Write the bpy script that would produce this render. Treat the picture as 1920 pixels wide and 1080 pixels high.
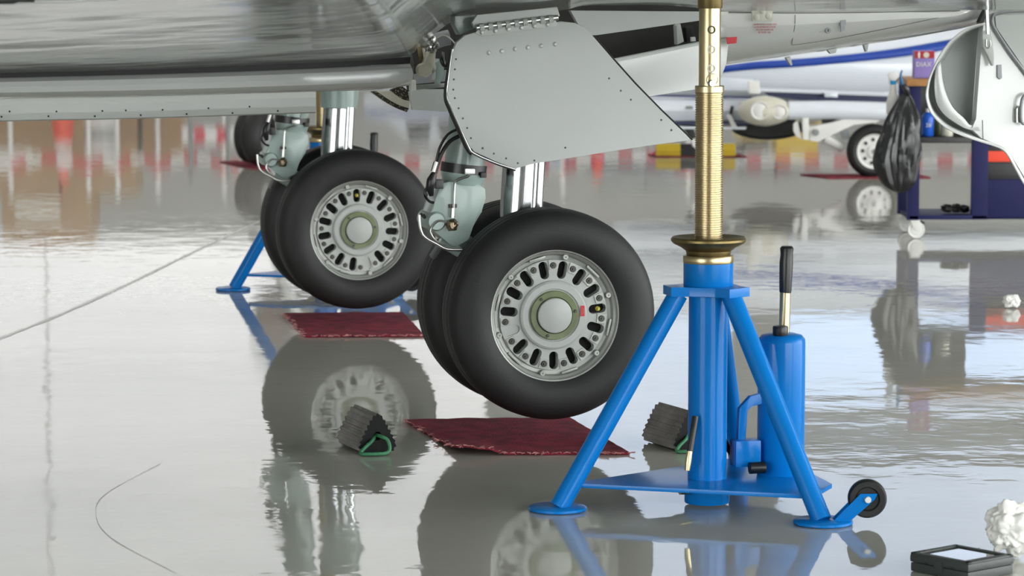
import bpy, bmesh, math, random
from mathutils import Vector, Matrix, noise
random.seed(7)
R = math.radians
PI = math.pi
for o in list(bpy.data.objects): bpy.data.objects.remove(o, do_unlink=True)
scene = bpy.context.scene
COL = scene.collection

# ------------------------------------------------------------------ camera
F_PX, CAM_H, HORIZON = 6000.0, 1.54, -76.0
PITCH = math.atan((540 - HORIZON) / F_PX)
cd = bpy.data.cameras.new('camera'); cam = bpy.data.objects.new('camera', cd); COL.objects.link(cam)
cam.location = (0, 0, CAM_H); cam.rotation_euler = (PI / 2 - PITCH, 0, 0)
cd.sensor_width = 36; cd.lens = F_PX / 1920 * 36; cd.clip_start = .05; cd.clip_end = 300
cd.dof.use_dof = True; cd.dof.focus_distance = 9.9; cd.dof.aperture_fstop = 7.1
scene.camera = cam

# ------------------------------------------------------------------ daylight and exposure
world = bpy.data.worlds.new('overcast_sky'); scene.world = world; world.use_nodes = True
wb = world.node_tree.nodes['Background']
wb.inputs[0].default_value = (0.955, 0.98, 0.975, 1); wb.inputs[1].default_value = 8.0
scene.view_settings.view_transform = 'Standard'; scene.view_settings.look = 'None'
scene.view_settings.gamma = 1; scene.view_settings.exposure = 0.0
scene.view_settings.use_curve_mapping = False
scene.cycles.use_denoising = True
scene.cycles.max_bounces = 5; scene.cycles.glossy_bounces = 3; scene.cycles.diffuse_bounces = 2
scene.cycles.sample_clamp_indirect = 6
PANE_L, PANE_R, LAMP = .66, 1.1, 20.0      # brightness of the lit window bays and of the added ceiling lamps

# ------------------------------------------------------------------ helpers
def ray(px, py):
    c, s = math.cos(PITCH), math.sin(PITCH); a, b = px - 960, 540 - py
    return Vector((a, F_PX * c + b * s, -F_PX * s + b * c))
def at_y(px, py, Y):
    r = ray(px, py); return Vector((0, 0, CAM_H)) + r * (Y / r.y)
def at_z(px, py, z=0.0):
    r = ray(px, py); return Vector((0, 0, CAM_H)) + r * ((z - CAM_H) / r.z)
def fl(px, py): return at_z(px, py, 0.0)

MATS = {}
def mat(name, col, rough=.5, metal=0., coat=0., var=.06, nscale=6., bump=0., bscale=40., emit=0., alpha=1., spec=.5):
    if name in MATS: return MATS[name]
    m = bpy.data.materials.new(name); m.use_nodes = True; nt = m.node_tree
    b = nt.nodes['Principled BSDF']
    tc = nt.nodes.new('ShaderNodeTexCoord')
    n = nt.nodes.new('ShaderNodeTexNoise'); n.inputs['Scale'].default_value = nscale; n.inputs['Detail'].default_value = 5
    nt.links.new(tc.outputs['Object'], n.inputs['Vector'])
    cr = nt.nodes.new('ShaderNodeValToRGB')
    cr.color_ramp.elements[0].position = .3; cr.color_ramp.elements[1].position = .7
    cr.color_ramp.elements[0].color = (*[max(0, c * (1 - var)) for c in col], 1)
    cr.color_ramp.elements[1].color = (*[min(1, c * (1 + var)) for c in col], 1)
    nt.links.new(n.outputs['Fac'], cr.inputs['Fac']); nt.links.new(cr.outputs['Color'], b.inputs['Base Color'])
    b.inputs['Roughness'].default_value = rough; b.inputs['Metallic'].default_value = metal
    b.inputs['Coat Weight'].default_value = coat; b.inputs['Coat Roughness'].default_value = .04
    b.inputs['Specular IOR Level'].default_value = spec
    b.inputs['Alpha'].default_value = alpha
    if emit:
        nt.links.new(cr.outputs['Color'], b.inputs['Emission Color']); b.inputs['Emission Strength'].default_value = emit
    if bump:
        n2 = nt.nodes.new('ShaderNodeTexNoise'); n2.inputs['Scale'].default_value = bscale; n2.inputs['Detail'].default_value = 4
        nt.links.new(tc.outputs['Object'], n2.inputs['Vector'])
        bp = nt.nodes.new('ShaderNodeBump'); bp.inputs['Distance'].default_value = bump; bp.inputs['Strength'].default_value = 1
        nt.links.new(n2.outputs['Fac'], bp.inputs['Height']); nt.links.new(bp.outputs['Normal'], b.inputs['Normal'])
    MATS[name] = m; return m

def tag(o, label=None, cat=None, group=None, kind=None):
    if label: o['label'] = label
    if cat: o['category'] = cat
    if group: o['group'] = group
    if kind: o['kind'] = kind
    return o
def thing(name, label, cat, loc=(0, 0, 0), rz=0., group=None):
    o = bpy.data.objects.new(name, None); COL.objects.link(o); o.empty_display_size = .1
    o.location = loc; o.rotation_euler = (0, 0, rz)
    return tag(o, label, cat, group)
def obj(name, bm, m, parent=None, smooth=False, loc=None, rot=None, angle=None):
    me = bpy.data.meshes.new(name)
    if isinstance(bm, bmesh.types.BMesh):
        bmesh.ops.recalc_face_normals(bm, faces=bm.faces); bm.to_mesh(me); bm.free()
    else:
        me = bm
    if m is not None and not me.materials: me.materials.append(m)
    if smooth: shade(me, angle)
    o = bpy.data.objects.new(name, me); COL.objects.link(o)
    if parent is not None: o.parent = parent
    if loc is not None: o.location = loc
    if rot is not None: o.rotation_euler = rot
    return o
def shade(me, angle=None):
    me.polygons.foreach_set('use_smooth', [True] * len(me.polygons))
    me.set_sharp_from_angle(angle=angle if angle else R(38))
def share(name, src, parent, loc=None, rot=None):
    o = bpy.data.objects.new(name, src.data); COL.objects.link(o); o.parent = parent
    if loc is not None: o.location = loc
    if rot is not None: o.rotation_euler = rot
    return o
def copy_tree(o, parent=None):
    c = o.copy(); COL.objects.link(c); c.parent = parent
    for ch in [x for x in bpy.data.objects if x.parent == o]: copy_tree(ch, c)
    return c
def NB(): return bmesh.new()
def b_box(bm, c, s, rot=None, bev=0.):
    r = bmesh.ops.create_cube(bm, size=1.)
    M = Matrix.Translation(Vector(c)) @ (rot.to_4x4() if rot is not None else Matrix()) @ Matrix.Diagonal((*s, 1))
    bmesh.ops.transform(bm, matrix=M, verts=r['verts'])
    if bev:
        es = list({e for v in r['verts'] for e in v.link_edges})
        bmesh.ops.bevel(bm, geom=es, offset=bev, segments=2, affect='EDGES', profile=.7)
    return bm
def box(name, c, s, m, parent=None, bev=0., rot=None, smooth=False):
    return obj(name, b_box(NB(), c, s, rot, bev), m, parent, smooth or bev > 0)
AX = {'z': Matrix(), 'y': Matrix.Rotation(-PI / 2, 4, 'X'), '-y': Matrix.Rotation(PI / 2, 4, 'X'), 'x': Matrix.Rotation(PI / 2, 4, 'Y')}
def b_lathe(bm, prof, seg=32, M=None, closed=False):
    """prof: (radius, height along local z)"""
    rows = []
    for r, z in prof:
        if r < 1e-6: rows.append([bm.verts.new((0, 0, z))])
        else: rows.append([bm.verts.new((r * math.cos(2 * PI * k / seg), r * math.sin(2 * PI * k / seg), z)) for k in range(seg)])
    pr = list(zip(rows, rows[1:])) + ([(rows[-1], rows[0])] if closed else [])
    for a, b in pr:
        for k in range(seg):
            k2 = (k + 1) % seg
            if len(a) == 1 and len(b) == 1: continue
            if len(a) == 1: bm.faces.new((a[0], b[k2], b[k]))
            elif len(b) == 1: bm.faces.new((a[k], a[k2], b[0]))
            else: bm.faces.new((a[k], a[k2], b[k2], b[k]))
    if M is not None:
        bmesh.ops.transform(bm, matrix=M, verts=[v for row in rows for v in row])
    return bm
def lathe(name, prof, m, parent=None, seg=32, axis='z', loc=(0, 0, 0), closed=False, angle=None):
    return obj(name, b_lathe(NB(), prof, seg, Matrix.Translation(Vector(loc)) @ AX[axis], closed), m, parent, True, angle=angle)
def spline(pts, n=6):
    P = [Vector(p) for p in pts]; out = []
    for i in range(len(P) - 1):
        p0, p1, p2, p3 = P[max(i - 1, 0)], P[i], P[i + 1], P[min(i + 2, len(P) - 1)]
        for k in range(n):
            t = k / n
            out.append(.5 * ((2 * p1) + (p2 - p0) * t + (2 * p0 - 5 * p1 + 4 * p2 - p3) * t * t + (3 * p1 - p0 - 3 * p2 + p3) * t ** 3))
    out.append(P[-1]); return out
def b_tube(bm, pts, r, seg=12, cap=True):
    P = [Vector(p) for p in pts]; n = len(P)
    rs = r if isinstance(r, (list, tuple)) else [r] * n
    T = [(P[min(i + 1, n - 1)] - P[max(i - 1, 0)]).normalized() for i in range(n)]
    up = Vector((0, 0, 1)) if abs(T[0].z) < .9 else Vector((1, 0, 0))
    N = (up - T[0] * up.dot(T[0])).normalized(); rows = []
    for i in range(n):
        N = (N - T[i] * N.dot(T[i])).normalized(); B = T[i].cross(N)
        rows.append([bm.verts.new(P[i] + (N * math.cos(2 * PI * k / seg) + B * math.sin(2 * PI * k / seg)) * rs[i]) for k in range(seg)])
    for a, b in zip(rows, rows[1:]):
        for k in range(seg): bm.faces.new((a[k], a[(k + 1) % seg], b[(k + 1) % seg], b[k]))
    if cap: bm.faces.new(rows[0][::-1]); bm.faces.new(rows[-1])
    return bm
def tube(name, pts, r, m, parent=None, seg=12, sm=0):
    if sm:
        if isinstance(r, (list, tuple)): r = [r[i] + (r[i + 1] - r[i]) * k / sm for i in range(len(r) - 1) for k in range(sm)] + [r[-1]]
        pts = spline(pts, sm)
    return obj(name, b_tube(NB(), pts, r, seg), m, parent, True)
def b_prism(bm, front, ext):
    """front: list of 3-D points; ext: extrusion vector"""
    ext = Vector(ext); a = [bm.verts.new(p) for p in front]; b = [bm.verts.new(Vector(p) + ext) for p in front]
    bm.faces.new(a); bm.faces.new(b[::-1]); n = len(a)
    for k in range(n): bm.faces.new((a[k], a[(k + 1) % n], b[(k + 1) % n], b[k]))
    return bm
def prism(name, front, ext, m, parent=None, bev=0., smooth=False):
    bm = b_prism(NB(), front, ext)
    if bev: bmesh.ops.bevel(bm, geom=list(bm.edges), offset=bev, segments=2, affect='EDGES', profile=.7)
    return obj(name, bm, m, parent, smooth or bev > 0)
def b_grid(bm, rows):
    V = [[bm.verts.new(p) for p in r] for r in rows]
    for a, b in zip(V, V[1:]):
        for k in range(len(a) - 1): bm.faces.new((a[k], a[k + 1], b[k + 1], b[k]))
    return bm
def sheet(name, rows, th, m, parent=None, off=1., smooth=True, ext=None):
    """grid surface; off != 0 gives it real thickness along ext (default: away from the camera side)"""
    if not th or off == 0:
        o = obj(name, b_grid(NB(), rows), m, parent, smooth)
        if th: md = o.modifiers.new('thickness', 'SOLIDIFY'); md.thickness = th; md.offset = 0
        return o
    e = Vector(ext) if ext else Vector((0, th, 0)); bm = NB()
    A = [[bm.verts.new(p) for p in r] for r in rows]; B = [[bm.verts.new(Vector(p) + e) for p in r] for r in rows]
    n, k = len(A), len(A[0])
    for G in (A, B):
        for a in range(n - 1):
            for b in range(k - 1): bm.faces.new((G[a][b], G[a][b + 1], G[a + 1][b + 1], G[a + 1][b]))
    rim = [(0, b) for b in range(k)] + [(a, k - 1) for a in range(1, n)] + [(n - 1, b) for b in range(k - 2, -1, -1)] + [(a, 0) for a in range(n - 2, 0, -1)]
    for (a, b), (c, d) in zip(rim, rim[1:] + rim[:1]): bm.faces.new((A[a][b], A[c][d], B[c][d], B[a][b]))
    return obj(name, bm, m, parent, smooth)
def b_crumple(bm, c, r, amp, seed, sub=4, sq=(1, 1, 1), freq=2.2):
    q = bmesh.ops.create_icosphere(bm, subdivisions=sub, radius=1.)
    off = Vector((seed * 3.1, seed * 1.7, seed))
    for v in q['verts']:
        d = v.co.normalized()
        k = 1 + amp * noise.noise(d * freq + off) + amp * .7 * (abs(noise.noise(d * freq * 2.3 + off * 2)) - .3) + amp * .12 * noise.noise(d * freq * 6 + off)
        v.co = Vector(c) + Vector((d.x * sq[0], d.y * sq[1], d.z * sq[2])) * r * k
    return bm
def text(name, s, size, m, parent, M, depth=.0004):
    cu = bpy.data.curves.new(name, 'FONT'); cu.body = s; cu.size = size; cu.extrude = depth; cu.align_x = 'CENTER'; cu.align_y = 'CENTER'
    cu.resolution_u = 2
    t = bpy.data.objects.new(name, cu); COL.objects.link(t)
    bpy.context.view_layer.update()
    me = bpy.data.meshes.new_from_object(t.evaluated_get(bpy.context.evaluated_depsgraph_get()))
    bpy.data.objects.remove(t, do_unlink=True)
    me.transform(M); me.materials.clear()
    return obj(name, me, m, parent)

# ------------------------------------------------------------------ materials
BLUE = mat('jack_blue', (.002, .175, .56), .35, coat=.35, var=.05, nscale=3, spec=.05)
BLUE.node_tree.nodes['Principled BSDF'].inputs['Coat Roughness'].default_value = .14
BRASS = mat('yellow_zinc', (.52, .43, .25), .32, metal=1, var=.10, nscale=12)
BRASS_D = mat('dull_brass', (.20, .15, .062), .42, metal=.85, var=.15, nscale=20)
CHROME = mat('polished_chrome', (.43, .44, .445), .16, metal=1, var=.03)
STEEL = mat('brushed_steel', (.48, .48, .46), .3, metal=1, var=.12, nscale=25)
RUB = mat('tyre_rubber', (.0105, .011, .011), .6, var=.25, nscale=9, bump=.0006, bscale=90)
RUBG = mat('worn_rubber', (.21, .20, .19), .8, var=.3, nscale=14, bump=.002, bscale=60)
BLACK = mat('black_plastic', (.010, .010, .011), .38, var=.2)
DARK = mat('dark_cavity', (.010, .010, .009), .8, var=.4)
HUB = mat('wheel_alloy', (.36, .37, .345), .42, metal=.35, var=.10, nscale=14, bump=.0004, bscale=60)
HUBW = mat('wheel_paint', (.44, .46, .44), .4, var=.06, nscale=10)
GREENP = mat('zinc_chromate', (.16, .19, .095), .5, var=.2, nscale=18)
BOLT = mat('bolt_steel', (.06, .06, .055), .45, metal=.7, var=.2)
WHITE = mat('aircraft_white', (.60, .615, .60), .22, coat=.5, var=.025, nscale=2)
GREYW = mat('aircraft_light_grey', (.51, .535, .515), .42, coat=.05, var=.012, nscale=2)
STRUT = mat('strut_green_grey', (.36, .46, .43), .32, coat=.3, var=.04, nscale=8)
SEAL = mat('black_seal', (.008, .008, .008), .55, var=.2)
CREAM = mat('cream_paint', (.62, .60, .50), .4, var=.08)
TAN = mat('tan_tube', (.33, .24, .12), .45, var=.2)
RED = mat('red_tag', (.62, .02, .035), .5, var=.08)
MATRED = mat('red_carpet', (.21, .010, .028), .95, var=.45, nscale=14, bump=.004, bscale=120)
MATEDGE = mat('carpet_edge_pink', (.55, .25, .24), .9, var=.3, nscale=40)
GREENROPE = mat('green_rope', (.04, .20, .09), .55, var=.2, nscale=40)
NAVY = mat('cart_navy', (.010, .012, .075), .5, var=.08, spec=.25)
WOOD = mat('wood_top', (.42, .20, .06), .5, var=.2, nscale=20)
BAG = mat('bin_bag_plastic', (.012, .012, .014), .3, var=.2, spec=.4, coat=.25)
PAPER = mat('white_tissue', (.86, .86, .82), .85, var=.03)
PLW = mat('white_plastic', (.75, .75, .72), .35, var=.04)
YEL = mat('yellow_paint', (.72, .50, .02), .45, var=.1)
ORANGE = mat('orange_red_plastic', (.85, .07, .03), .5, var=.06)
CARD = mat('cardboard', (.36, .22, .11), .8, var=.12, nscale=3)
LIVERY = mat('livery_blue', (.008, .05, .33), .35, coat=.15, var=.04)
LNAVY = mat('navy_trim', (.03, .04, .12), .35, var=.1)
WPLANE = mat('parked_plane_white', (.70, .74, .80), .2, coat=.5, var=.02)
CONC = mat('wall_grey', (.40, .40, .39), .8, var=.06, nscale=.6)
GREYM = mat('grey_metal', (.25, .26, .27), .5, metal=.4, var=.1)

# polished, wavy wing skin
def wing_mat():
    m = bpy.data.materials.new('polished_wing_skin'); m.use_nodes = True; nt = m.node_tree; b = nt.nodes['Principled BSDF']
    tc = nt.nodes.new('ShaderNodeTexCoord'); mp = nt.nodes.new('ShaderNodeMapping'); mp.inputs['Scale'].default_value = (1, .8, 1)
    n = nt.nodes.new('ShaderNodeTexNoise'); n.inputs['Scale'].default_value = 1.7; n.inputs['Detail'].default_value = 2.5
    bp = nt.nodes.new('ShaderNodeBump'); bp.inputs['Distance'].default_value = .022
    nt.links.new(tc.outputs['Object'], mp.inputs['Vector']); nt.links.new(mp.outputs['Vector'], n.inputs['Vector'])
    nt.links.new(n.outputs['Fac'], bp.inputs['Height']); nt.links.new(bp.outputs['Normal'], b.inputs['Normal'])
    b.inputs['Base Color'].default_value = (.42, .44, .42, 1); b.inputs['Roughness'].default_value = .12
    b.inputs['Coat Weight'].default_value = .0; b.inputs['Coat Roughness'].default_value = .02; b.inputs['IOR'].default_value = 1.45
    return m
WINGM = wing_mat()

# glossy epoxy floor: faint grain, scuffs, gentle undulation
def floor_mat():
    m = bpy.data.materials.new('glossy_epoxy_floor'); m.use_nodes = True; nt = m.node_tree; b = nt.nodes['Principled BSDF']
    L = nt.links.new; N = nt.nodes.new
    tc = N('ShaderNodeTexCoord')
    n1 = N('ShaderNodeTexNoise'); n1.inputs['Scale'].default_value = .8; n1.inputs['Detail'].default_value = 6
    L(tc.outputs['Object'], n1.inputs['Vector'])
    cr = N('ShaderNodeValToRGB'); cr.color_ramp.elements[0].position = .35; cr.color_ramp.elements[1].position = .65
    cr.color_ramp.elements[0].color = (.45, .445, .395, 1); cr.color_ramp.elements[1].color = (.50, .495, .445, 1)
    L(n1.outputs['Fac'], cr.inputs['Fac'])
    n2 = N('ShaderNodeTexNoise'); n2.inputs['Scale'].default_value = 55; n2.inputs['Detail'].default_value = 2
    L(tc.outputs['Object'], n2.inputs['Vector'])
    sp = N('ShaderNodeValToRGB'); sp.color_ramp.elements[0].position = .76; sp.color_ramp.elements[1].position = .80
    sp.color_ramp.elements[0].color = (0, 0, 0, 1); sp.color_ramp.elements[1].color = (1, 1, 1, 1)
    L(n2.outputs['Fac'], sp.inputs['Fac'])
    mx = N('ShaderNodeMixRGB'); mx.inputs['Color2'].default_value = (.42, .41, .38, 1)
    L(sp.outputs['Color'], mx.inputs['Fac']); L(cr.outputs['Color'], mx.inputs['Color1']); L(mx.outputs['Color'], b.inputs['Base Color'])
    n3 = N('ShaderNodeTexNoise'); n3.inputs['Scale'].default_value = 1.1; n3.inputs['Detail'].default_value = 4
    L(tc.outputs['Object'], n3.inputs['Vector'])
    mr = N('ShaderNodeMapRange'); mr.inputs[1].default_value = .3; mr.inputs[2].default_value = .75; mr.inputs[3].default_value = .015; mr.inputs[4].default_value = .06
    L(n3.outputs['Fac'], mr.inputs[0]); L(mr.outputs[0], b.inputs['Roughness'])
    n4 = N('ShaderNodeTexNoise'); n4.inputs['Scale'].default_value = 3.8; n4.inputs['Detail'].default_value = 3.5; n4.inputs['Roughness'].default_value = .55
    L(tc.outputs['Object'], n4.inputs['Vector'])
    bp = N('ShaderNodeBump'); bp.inputs['Distance'].default_value = .0015; bp.inputs['Strength'].default_value = 1
    L(n4.outputs['Fac'], bp.inputs['Height']); L(bp.outputs['Normal'], b.inputs['Normal'])
    b.inputs['IOR'].default_value = 1.55; b.inputs['Specular IOR Level'].default_value = .5
    return m
FLOORM = floor_mat()

# ------------------------------------------------------------------ the hangar
WALL_Y, CEIL = 52.0, 10.0
XL, XR = -24.0, 26.0
Y0 = -9.0
tag(box('floor', (1, 21.5, -.05), (50, 62, .1), FLOORM), kind='structure', label='glossy grey epoxy hangar floor', cat='floor')
tag(box('ceiling', (1, 21.5, CEIL + .05), (50, 62, .1), CONC), kind='structure', label='pale hangar ceiling', cat='ceiling')
tag(box('wall_left', (XL, 21.5, CEIL / 2), (.2, 62, CEIL), CONC), kind='structure', label='plain grey side wall of the hangar', cat='wall')
# right wall stops short: an opening to the apron at its near end
tag(box('wall_right', (XR, 36, CEIL / 2), (.2, 32, CEIL), CONC), kind='structure', label='plain grey far side wall of the hangar', cat='wall')
fw_ = NB()  # unseen front wall, added so daylight enters as two separate openings
for xa, xb, za, zb_ in ((XL, -21, 0, CEIL), (-6.5, 5.0, 0, CEIL), (22, XR, 0, CEIL), (-21, -6.5, 8, CEIL), (5.0, 22, 8, CEIL)):
    b_box(fw_, ((xa + xb) / 2, Y0, (za + zb_) / 2), (xb - xa, .2, zb_ - za))
tag(obj('wall_front_added', fw_, CONC), kind='structure', label='grey front wall behind the viewer, added with two doorways to split the daylight', cat='wall')
wb_ = NB()
BANDS = [(-22, -.4, 3.0, 9.5), (.4, 3.6, 3.3, 9.5), (4.4, 12.6, 3.6, 9.5), (14.0, 24, 3.4, 9.5)]
xs = sorted({XL, XR, *[b[0] for b in BANDS], *[b[1] for b in BANDS]})
for a, b in zip(xs, xs[1:]):
    w = [q for q in BANDS if q[0] <= a and q[1] >= b]
    if w:
        b_box(wb_, ((a + b) / 2, WALL_Y, w[0][2] / 2), (b - a, .2, w[0][2]))
        b_box(wb_, ((a + b) / 2, WALL_Y, (CEIL + w[0][3]) / 2), (b - a, .2, CEIL - w[0][3]))
    else: b_box(wb_, ((a + b) / 2, WALL_Y, CEIL / 2), (b - a, .2, CEIL))
tag(obj('wall_back', wb_, CONC), kind='structure', label='grey back wall with wide daylight window bands', cat='wall')
PWARM = mat('daylight_pane_neutral', (.96, .97, 1.0), .4, emit=PANE_L, var=.05, nscale=.5)
PCOOL = mat('daylight_pane_cool', (.60, .75, 1.0), .4, emit=PANE_R, var=.05, nscale=.5)
PCOOL2 = mat('daylight_pane_cool_upper', (.70, .80, 1.0), .4, emit=PANE_L * 1.3, var=.05, nscale=.5)
for i, (x0, x1, z0, z1) in enumerate(BANDS):
    nx = max(1, round((x1 - x0) / 7.0)); nz = max(1, round((z1 - z0) / 1.9))
    fb = NB()
    for k in range(nx + 1): b_box(fb, (x0 + (x1 - x0) * k / nx, WALL_Y - .02, (z0 + z1) / 2), (.02, .03, z1 - z0))
    for k in range(nz + 1): b_box(fb, ((x0 + x1) / 2, WALL_Y - .02, z0 + (z1 - z0) * k / nz), (x1 - x0, .03, .03))
    w = tag(obj('window_%d' % (i + 1), fb, CONC), kind='structure', label='wide band of daylight panes in the back wall, number %d from the left' % (i + 1), cat='window')
    if i == 2: b_ = tag(box('trim_3', ((x0 + x1) / 2, WALL_Y - .1, 6.2), (x1 - x0, .3, .8), CONC), kind='structure', label='grey beam across the window band right of centre', cat='beam')
    for k in range(nx):
        for j in range(nz):
            box('pane', (x0 + (x1 - x0) * (k + .5) / nx, WALL_Y, z0 + (z1 - z0) * (j + .5) / nz), ((x1 - x0) / nx - .02, .02, (z1 - z0) / nz - .02), PWARM if i == 0 else (PCOOL if i > 1 and j == 0 else PCOOL2), w)
# ceiling lamps: out of view, added to brighten the hangar
LENS = mat('lamp_lens', (1, .98, .94), .5, emit=LAMP, var=.01)
src = None
for i in range(5):
    for j in range(5):
        p = (-15 + i * 8, 2 + j * 10.5, CEIL - .35)
        t = thing('added_ceiling_lamp', 'added strip lamp under the ceiling, %s from left in %s row from back' % (['first', 'second', 'third', 'fourth', 'fifth'][i], ['fifth', 'fourth', 'third', 'second', 'first'][j]), 'lamp', p, 0, 'added strip lamps under the hangar ceiling')
        if src is None:
            h = obj('housing', b_box(NB(), (0, 0, .12), (.7, 3.2, .16)), PLW, t); l = box('lens', (0, 0, 0), (.6, 3.0, .06), LENS, t)
            d = box('hanger', (0, 1.2, .27), (.02, .02, .16), GREYM, t); d2 = box('hanger', (0, -1.2, .27), (.02, .02, .16), GREYM, t); src = (h, l, d, d2)
        else:
            for s_ in src: share(s_.name.split('.')[0], s_, t)
# joints in the floor: fine raised filler lines
FILL = mat('joint_filler', (.30, .29, .27), .22, var=.2, nscale=30)
def joint(n, pts, w, label):
    P = [fl(*p) for p in pts]; P = spline(P, 8)
    rows = [[], []]
    for i, p in enumerate(P):
        d = (P[min(i + 1, len(P) - 1)] - P[max(i - 1, 0)]); nrm = Vector((-d.y, d.x, 0)).normalized() * w * (.7 + .6 * noise.noise(p * 9))
        rows[0].append(p + nrm + Vector((0, 0, .0012))); rows[1].append(p - nrm + Vector((0, 0, .0012)))
    tag(obj(n, b_grid(NB(), rows), FILL), kind='structure', label=label, cat='floor joint')
joint('trim_1', [(-60, 664), (0, 635), (120, 587), (250, 528), (360, 474), (430, 441), (520, 400)], .018, 'long pale filled joint line running diagonally across the floor')
joint('trim_2', [(330, 1075), (210, 1010), (180, 965), (200, 925), (300, 870)], .0016, 'faint curved scratch on the floor near the front left')

# ------------------------------------------------------------------ the jet on jacks (local axes: u right, v away from camera, z up)
HEAD = R(13.7)
OX, OY = 0.139, 10.27
plane = thing('business_jet', 'light grey business jet on jacks with main wheels lifted off the floor', 'airplane', (OX, OY, 0), HEAD)
cu_, su_ = math.cos(HEAD), math.sin(HEAD)
def loc(p):
    x, y = p.x - OX, p.y - OY
    return Vector((x * cu_ + y * su_, -x * su_ + y * cu_, p.z))
def pv(px, py, v):
    r = ray(px, py); den = -r.x * su_ + r.y * cu_
    num = v - ((0 - OX) * -su_ + (0 - OY) * cu_)
    return loc(Vector((0, 0, CAM_H)) + r * (num / den))
def ppoly(pts, v): return [pv(x, y, v) for x, y in pts]
def panel(name, pts, v, th, m, parent=plane, bev=0.): return prism(name, ppoly(pts, v), (0, th, 0), m, parent, bev)

# wing: ruled lower skin rising outboard, closed upper skin
J = [(-2400, 198), (-1200, 168), (-420, 148), (0, 137), (250, 131), (500, 121), (740, 109), (790, 84), (845, 42), (900, 32), (1000, 25), (1060, 18), (1110, 10), (1250, 10), (1400, 20), (1800, 19), (2300, 15)]
JP = [pv(x, y, .36) for x, y in J]; JS = spline(JP, 4)
DIH = .075
rows = []
VS = [.36, .2, -.1, -.5, -1, -1.6, -2.3, -3, -4, -5, -6]
for v in VS:
    k = (.36 - v) / 6.4
    rows.append([Vector((p.x - .24 * (.36 - v), v, p.z + DIH * (.36 - v) - .0)) for p in JS])
us = [p.x for p in JS]
def arch(p, r0):
    a, b = r0[0].x, r0[-1].x; t = (p.x - a) / (b - a); return .30 * math.sqrt(max(0, t * (1 - t))) + .02
wbm = NB(); b_grid(wbm, rows); b_grid(wbm, [[p + Vector((0, 0, arch(p, r))) for p in r] for r in rows])
b_grid(wbm, [rows[-1], [p + Vector((0, 0, arch(p, rows[-1]))) for p in rows[-1]]])
b_grid(wbm, [[r[0] for r in rows], [r[0] + Vector((0, 0, .02)) for r in rows]]); b_grid(wbm, [[r[-1] for r in rows], [r[-1] + Vector((0, 0, .02)) for r in rows]])
bmesh.ops.remove_doubles(wbm, verts=wbm.verts, dist=1e-4)
wing = obj('wing', wbm, WINGM, plane, True); wing['label'] = 'polished pale grey wing underside'
def wing_z(u, v):
    k = (.36 - v) / 6.4; best = min(JS, key=lambda p: abs(p.x - .24 * (.36 - v) - u)); return best.z + DIH * (.36 - v)
# seams on the wing skin
_a, _b = pv(-60, 12, -3.1).x, pv(385, 2, -3.1).x
obj('skin_seam', b_tube(NB(), [(_a + (_b - _a) * k / 12, -3.1, wing_z(_a + (_b - _a) * k / 12, -3.1) - .001) for k in range(13)], .0035, 6), WHITE, wing, True)
obj('skin_gap', b_tube(NB(), [(_a + (_b - _a) * k / 12 * .27, -3.14, wing_z(_a + (_b - _a) * k / 12 * .27, -3.14) - .001) for k in range(13)], .004, 6), SEAL, wing, True)
# black seal, rounded fairing and lower belly panel (left)
sealtop = [(-420, 148), (0, 136), (250, 130), (500, 120), (770, 107)]
sealbot = [(-420, 158), (0, 146), (250, 140), (500, 132), (768, 119)]
sheet('black_seal_strip', [spline(ppoly(sealtop, .37), 4), spline(ppoly(sealbot, .37), 4)], .03, SEAL, plane)
prof = [(0, .37), (.06, .335), (.2, .318), (.45, .311), (.7, .317), (.88, .35), (1, .45)]
bot = [(-420, 196), (0, 186), (250, 182), (500, 175), (700, 168), (768, 160)]
top = [(-420, 158), (0, 146), (250, 140), (500, 132), (700, 123), (768, 119)]
rws = []
for t, v in prof:
    rws.append(spline([pv(a[0] + (7 * math.sin(PI * t) if i == 5 else 0), a[1] * (1 - t) + b[1] * t, v) for i, (a, b) in enumerate(zip(top, bot))], 5))
fair = sheet('belly_fairing', rws, .02, WHITE, plane, -1)
endr = [Vector((r[-1].x, r[-1].y, r[-1].z)) for r in rws]
obj('fairing_end_cap', b_grid(NB(), [endr, [p + Vector((.005, .3, 0)) for p in endr]]), CREAM, fair, True)
b0 = [(-420, 193), (0, 184), (250, 180), (500, 173), (592, 170)]
b1 = [(-420, 240), (0, 228), (250, 223), (500, 215), (583, 212)]
lw = sheet('lower_belly_panel', [spline([pv(x, y * 1 + (b1[i][1] - y) * t, v) for i, (x, y) in enumerate(b0)], 5) for t, v in ((0, .72), (.3, .70), (.66, .70), (.7, .695), (.95, .70), (1, .73))], .03, GREYW, plane, -1)
hole = None
for x, y in [(-60, 220), (3, 219), (18, 209), (91, 218), (106, 209), (178, 218), (192, 208), (236, 207), (264, 216), (305, 206), (350, 214), (391, 203), (436, 212), (468, 200), (521, 208)]:
    p = pv(x, y, .694)
    if hole is None: hole = lathe('drain_hole', [(0, 0), (.0032, 0), (.0032, .003), (0, .003)], SEAL, lw, 10, 'y'); hole.location = p
    else: share('drain_hole', hole, lw, p)
# fuselage belly far above and behind (mostly hidden by the wing)
fus = NB(); b_lathe(fus, [(0, -6), (.5, -5.7), (.95, -5), (1.12, -3.6), (1.15, -1), (1.15, 2), (1.0, 4), (.6, 6), (0, 6.5)], 40, Matrix.Translation((0, 2.0, 2.42)) @ AX['x'])
obj('fuselage', fus, WHITE, plane, True)
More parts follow.
